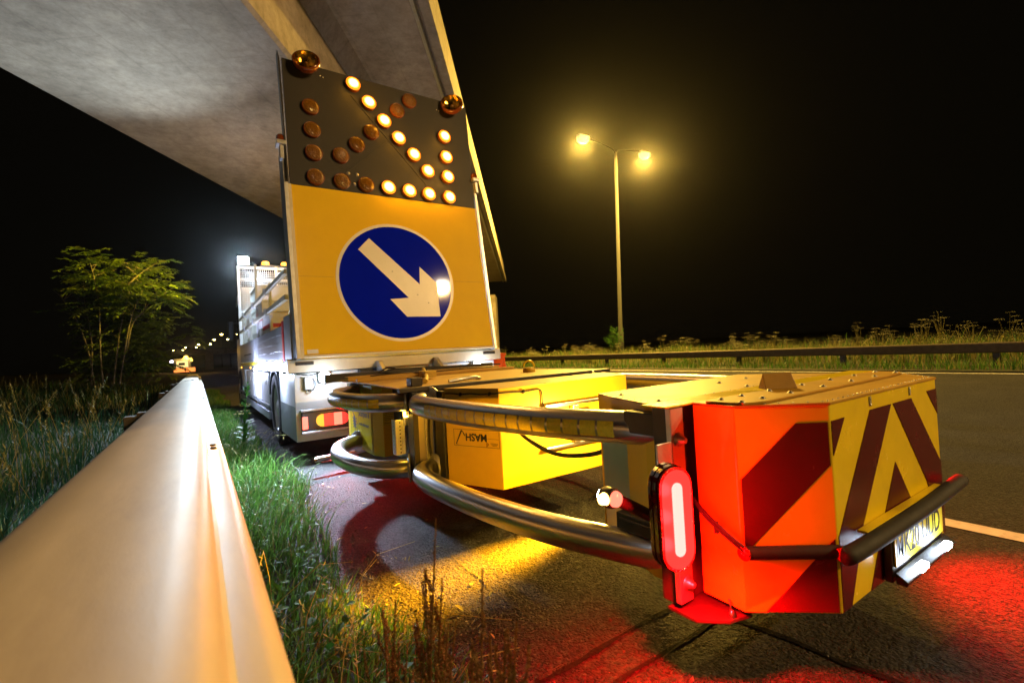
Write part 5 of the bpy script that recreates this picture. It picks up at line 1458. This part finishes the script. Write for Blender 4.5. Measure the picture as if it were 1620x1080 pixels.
# dock plants with brown seed spikes in front of the road
def dock(base, spikes, label, seed):
    random.seed(seed)
    e = empty("dock_plant", base, label, "plant", "dock plants beside the barrier")
    base = Vector(base)
    st = Blades(); sd = Blades(); lf = Blades()
    def whorls(pth, r0, n):
        k = len(pth) - 1
        for i in range(n):
            t = i / n; u = t * k; j = min(k - 1, int(u)); p = pth[j].lerp(pth[j + 1], u - j)
            rr = r0 * (1.05 - t) * (0.45 + 0.75 * abs(math.sin(i * 0.55)))
            for _ in range(4):
                v = Vector((random.gauss(0, 1), random.gauss(0, 1), random.gauss(0, .7))).normalized() * rr * random.uniform(.4, 1)
                sd.lump(p + v, random.uniform(0.0022, 0.0042), random.random())
    for tip, frac in spikes:
        tip = Vector(tip)
        pth = cat_rom([base, base.lerp(tip, .5) + Vector((random.gauss(0, .008), random.gauss(0, .008), 0)), tip], 8)
        st.tube(pth, 0.0042, 0.0012, 0.4)
        L = (tip - base).length; K = len(pth) - 1
        j0 = int(K * (1 - frac)); whorls(pth[j0:], 0.010, int(95 * L * frac))
        nb = int(6 * frac * 2)
        for k in range(nb):
            t = 1 - frac + frac * 0.8 * (k + random.random() * .5) / nb
            u = t * K; j = min(K - 1, int(u)); p = pth[j].lerp(pth[j + 1], u - j)
            a = random.uniform(0, 2 * PI); bl_ = (0.11 * (1 - t) / frac + 0.025) * random.uniform(.7, 1.2)
            q = p + Vector((math.cos(a) * .30, math.sin(a) * .30, .95)) * bl_
            bp2 = [p, p.lerp(q, .5) + Vector((math.cos(a), math.sin(a), 0)) * bl_ * .10, q]
            st.tube(bp2, 0.0018, 0.0008, 0.4, 0, 4); whorls(cat_rom(bp2, 3), 0.0075, int(12 + 170 * bl_))
        for k in range(5):
            t = random.uniform(.12, .55); p = pth[int(t * K)]; a = random.uniform(0, 2 * PI)
            lf.leaf(p, Vector((math.cos(a), math.sin(a), random.uniform(-.2, .5))), Vector((0, 0, 1)), random.uniform(.08, .16), random.uniform(.012, .026), random.random())
    st.build("stem", [M['dock']], e); sd.build("seed_head", [M['dock']], e); lf.build("leaf", [M['leaf']], e)
dock((0.35, 0.92, 0.0), [((0.362, 0.835, 0.80), .55), ((0.345, 0.86, 0.70), .5), ((0.375, 0.85, 0.68), .5), ((0.36, 0.80, 0.62), .45), ((0.39, 0.83, 0.60), .45)], "tallest brown dock plant with seed spikes crossing the lower tube", 11)
dock((0.36, 0.70, 0.0), [((0.362, 0.665, 0.765), .5), ((0.372, 0.67, 0.66), .45), ((0.35, 0.69, 0.64), .45), ((0.395, 0.66, 0.63), .4), ((0.36, 0.60, 0.70), .35), ((0.37, 0.585, 0.715), .35)], "brown dock plant at the bottom edge right of the tallest one", 12)
dock((0.33, 1.10, 0.0), [((0.345, 1.04, 0.57), .45), ((0.33, 1.08, 0.50), .4), ((0.36, 1.02, 0.48), .4)], "short dock plant with thin spikes in the grass left of the tallest one", 13)

# umbellifers on the central reserve, ragwort by the road, dead stalks on the left bank
def umbel_mesh(seed, H, n, spread, tintm, head=0.09, yellow=False):
    random.seed(seed); bl = Blades(); hd = Blades()
    for k in range(n):
        a = random.uniform(0, 2 * PI); tip = Vector((math.cos(a) * spread * random.random(), math.sin(a) * spread * random.random(), H * random.uniform(.75, 1)))
        bl.tube([Vector((0, 0, 0)), Vector((tip.x * .4, tip.y * .4, H * .5)), tip], 0.006, 0.003, 0.5, 0, 4)
        for q in range(26):
            b = random.uniform(0, 2 * PI); r = head * math.sqrt(random.random())
            p = tip + Vector((math.cos(b) * r, math.sin(b) * r, 0.02 - r * r * 1.5))
            hd.leaf(p, Vector((math.cos(b), math.sin(b), .1)), Vector((0, 0, 1)), 0.022, 0.010, random.random())
        for q in range(4):
            t = random.uniform(.1, .6); p = Vector((tip.x * t, tip.y * t, tip.z * t)); b = random.uniform(0, 2 * PI)
            bl.leaf(p, Vector((math.cos(b), math.sin(b), .3)), Vector((0, 0, 1)), .14, .03, random.random(), 0)
    return bl, hd
proto = []
for s_ in range(4):
    e = empty("cow_parsley", (0, 0, 0), "pale flowering umbel plant rising above the far crash barrier", "plant", "umbel plants behind the far barrier")
    bl, hd = umbel_mesh(40 + s_, 0.95 + 0.1 * s_, 6, 0.28, None)
    bl.build("stem", [M['dry']], e); hd.build("flower_head", [M['umbel']], e)
    proto.append(e)
random.seed(21)
spots = [(16.3 + 2.4 * random.random() ** 1.2, -1.5 + 32 * random.random() ** 1.4) for _ in range(130)]
for i, (x, y) in enumerate(spots):
    o = proto[i] if i < 4 else copy_tree(proto[i % 4])
    o.location = (x + bend(y), y, far_h(x, y) - 0.03); o.rotation_euler.z = random.uniform(0, 6.28)
    o.scale = (1, 1, random.uniform(0.5, 0.95) * (1.3 if y < 5 else 1.0))
sh_ = empty("reserve_shrub", (18.6, 18.0, 0.4), "small leafy shrub at the foot of the street lamp", "shrub")
bl = Blades(); st = Blades()
for k in range(9):
    a = random.uniform(0, 2 * PI); tip = Vector((18.6 + .4 * math.cos(a), 18.0 + .4 * math.sin(a), 0.4 + random.uniform(.8, 1.7)))
    st.tube([Vector((18.6, 18.0, 0.35)), tip], .012, .004, .4)
    for q in range(60):
        t = random.uniform(.3, 1); p = Vector((18.6, 18.0, .35)).lerp(tip, t) + Vector((random.gauss(0, .1), random.gauss(0, .1), random.gauss(0, .08)))
        bl.leaf(p, Vector((random.gauss(0, 1), random.gauss(0, 1), .3)), Vector((0, 0, 1)), .11, .03, random.random())
st.build("stem", [M['dock']], sh_); bl.build("foliage", [M['leaf']], sh_)
rg = empty("ragwort_plant", (0.50, 7.4, 0), "yellow flowering weed beside the lorry's wheel", "plant")
bl, hd = umbel_mesh(77, 0.55, 6, 0.16, None, 0.06)
M['ragwort'] = leaf_mat("ragwort_flower", (0.45, 0.40, 0.02), (0.7, 0.6, 0.05), 0.7, 0.2)
for b_ in (bl, hd): b_.v = [(x + 0.50, y + 7.4, z) for x, y, z in b_.v]
bl.build("stem", [M['grass']], rg); hd.build("flower_head", [M['ragwort']], rg)
random.seed(31)
def dead_stalk(x, y, label):
    e = empty("dead_stalk", (x, y, left_h(x, y)), label, "plant", "dead hogweed stalks on the left bank")
    bl = Blades(); b = Vector((x, y, left_h(x, y) - .02))
    top = b + Vector((random.gauss(0, .06), random.gauss(0, .06), random.uniform(.8, 1.0)))
    bl.tube([b, b.lerp(top, .5), top], .007, .004, .6)
    for k in range(5):
        a = random.uniform(0, 2 * PI); q = b.lerp(top, random.uniform(.45, .8)); t = q + Vector((math.cos(a) * .16, math.sin(a) * .16, .26))
        bl.tube([q, q.lerp(t, .6) + Vector((0, 0, -.02)), t], .004, .002, .7)
        for j in range(8):
            c = random.uniform(0, 2 * PI); bl.tube([t, t + Vector((math.cos(c) * .035, math.sin(c) * .035, .03))], .0015, .001, .8, 0, 3)
    bl.build("stem", [M['dry']], e)
dead_stalk(-3.1, 6.8, "branched dead stalk nearest the left edge of the bank")
dead_stalk(-2.65, 6.9, "branched dead stalk standing closer to the barrier")
th = empty("thistle_plant", (0.42, 6.6, 0), "pale green spiky plant between the barrier end and the lorry", "plant")
bl = Blades(); bl.tube([Vector((0.42, 6.6, 0)), Vector((0.45, 6.6, .5)), Vector((0.50, 6.6, .88))], .008, .004, .5)
for k in range(60):
    t = random.uniform(.15, 1); p = Vector((.42 + .08 * t, 6.6, .88 * t)); a = random.uniform(0, 2 * PI)
    bl.leaf(p, Vector((math.cos(a), math.sin(a), .9)), Vector((0, 0, 1)), random.uniform(.06, .15) * (1.2 - t * .6), .014, random.random())
bl.build("stem", [M['leaf']], th)

# ------------------------------------------------------------------ haze volume added to imitate lens glow round the lamps
hz = MB(); hz.box((-1520, -1520, -1.2), (1520, 1520, 16.0))
hm = bpy.data.materials.new("halo_haze"); hm.use_nodes = True
nn = hm.node_tree.nodes; nn.remove(nn["Principled BSDF"])
pv = nn.new("ShaderNodeVolumePrincipled"); pv.inputs["Density"].default_value = 0.0002; pv.inputs["Anisotropy"].default_value = 0.94
pv.inputs["Color"].default_value = (0.9, 0.9, 0.9, 1)
hm.node_tree.links.new(pv.outputs[0], nn["Material Output"].inputs["Volume"])
tag(hz.build("haze", hm), "thin haze added to give the lamps soft halos", "haze", kind="stuff")
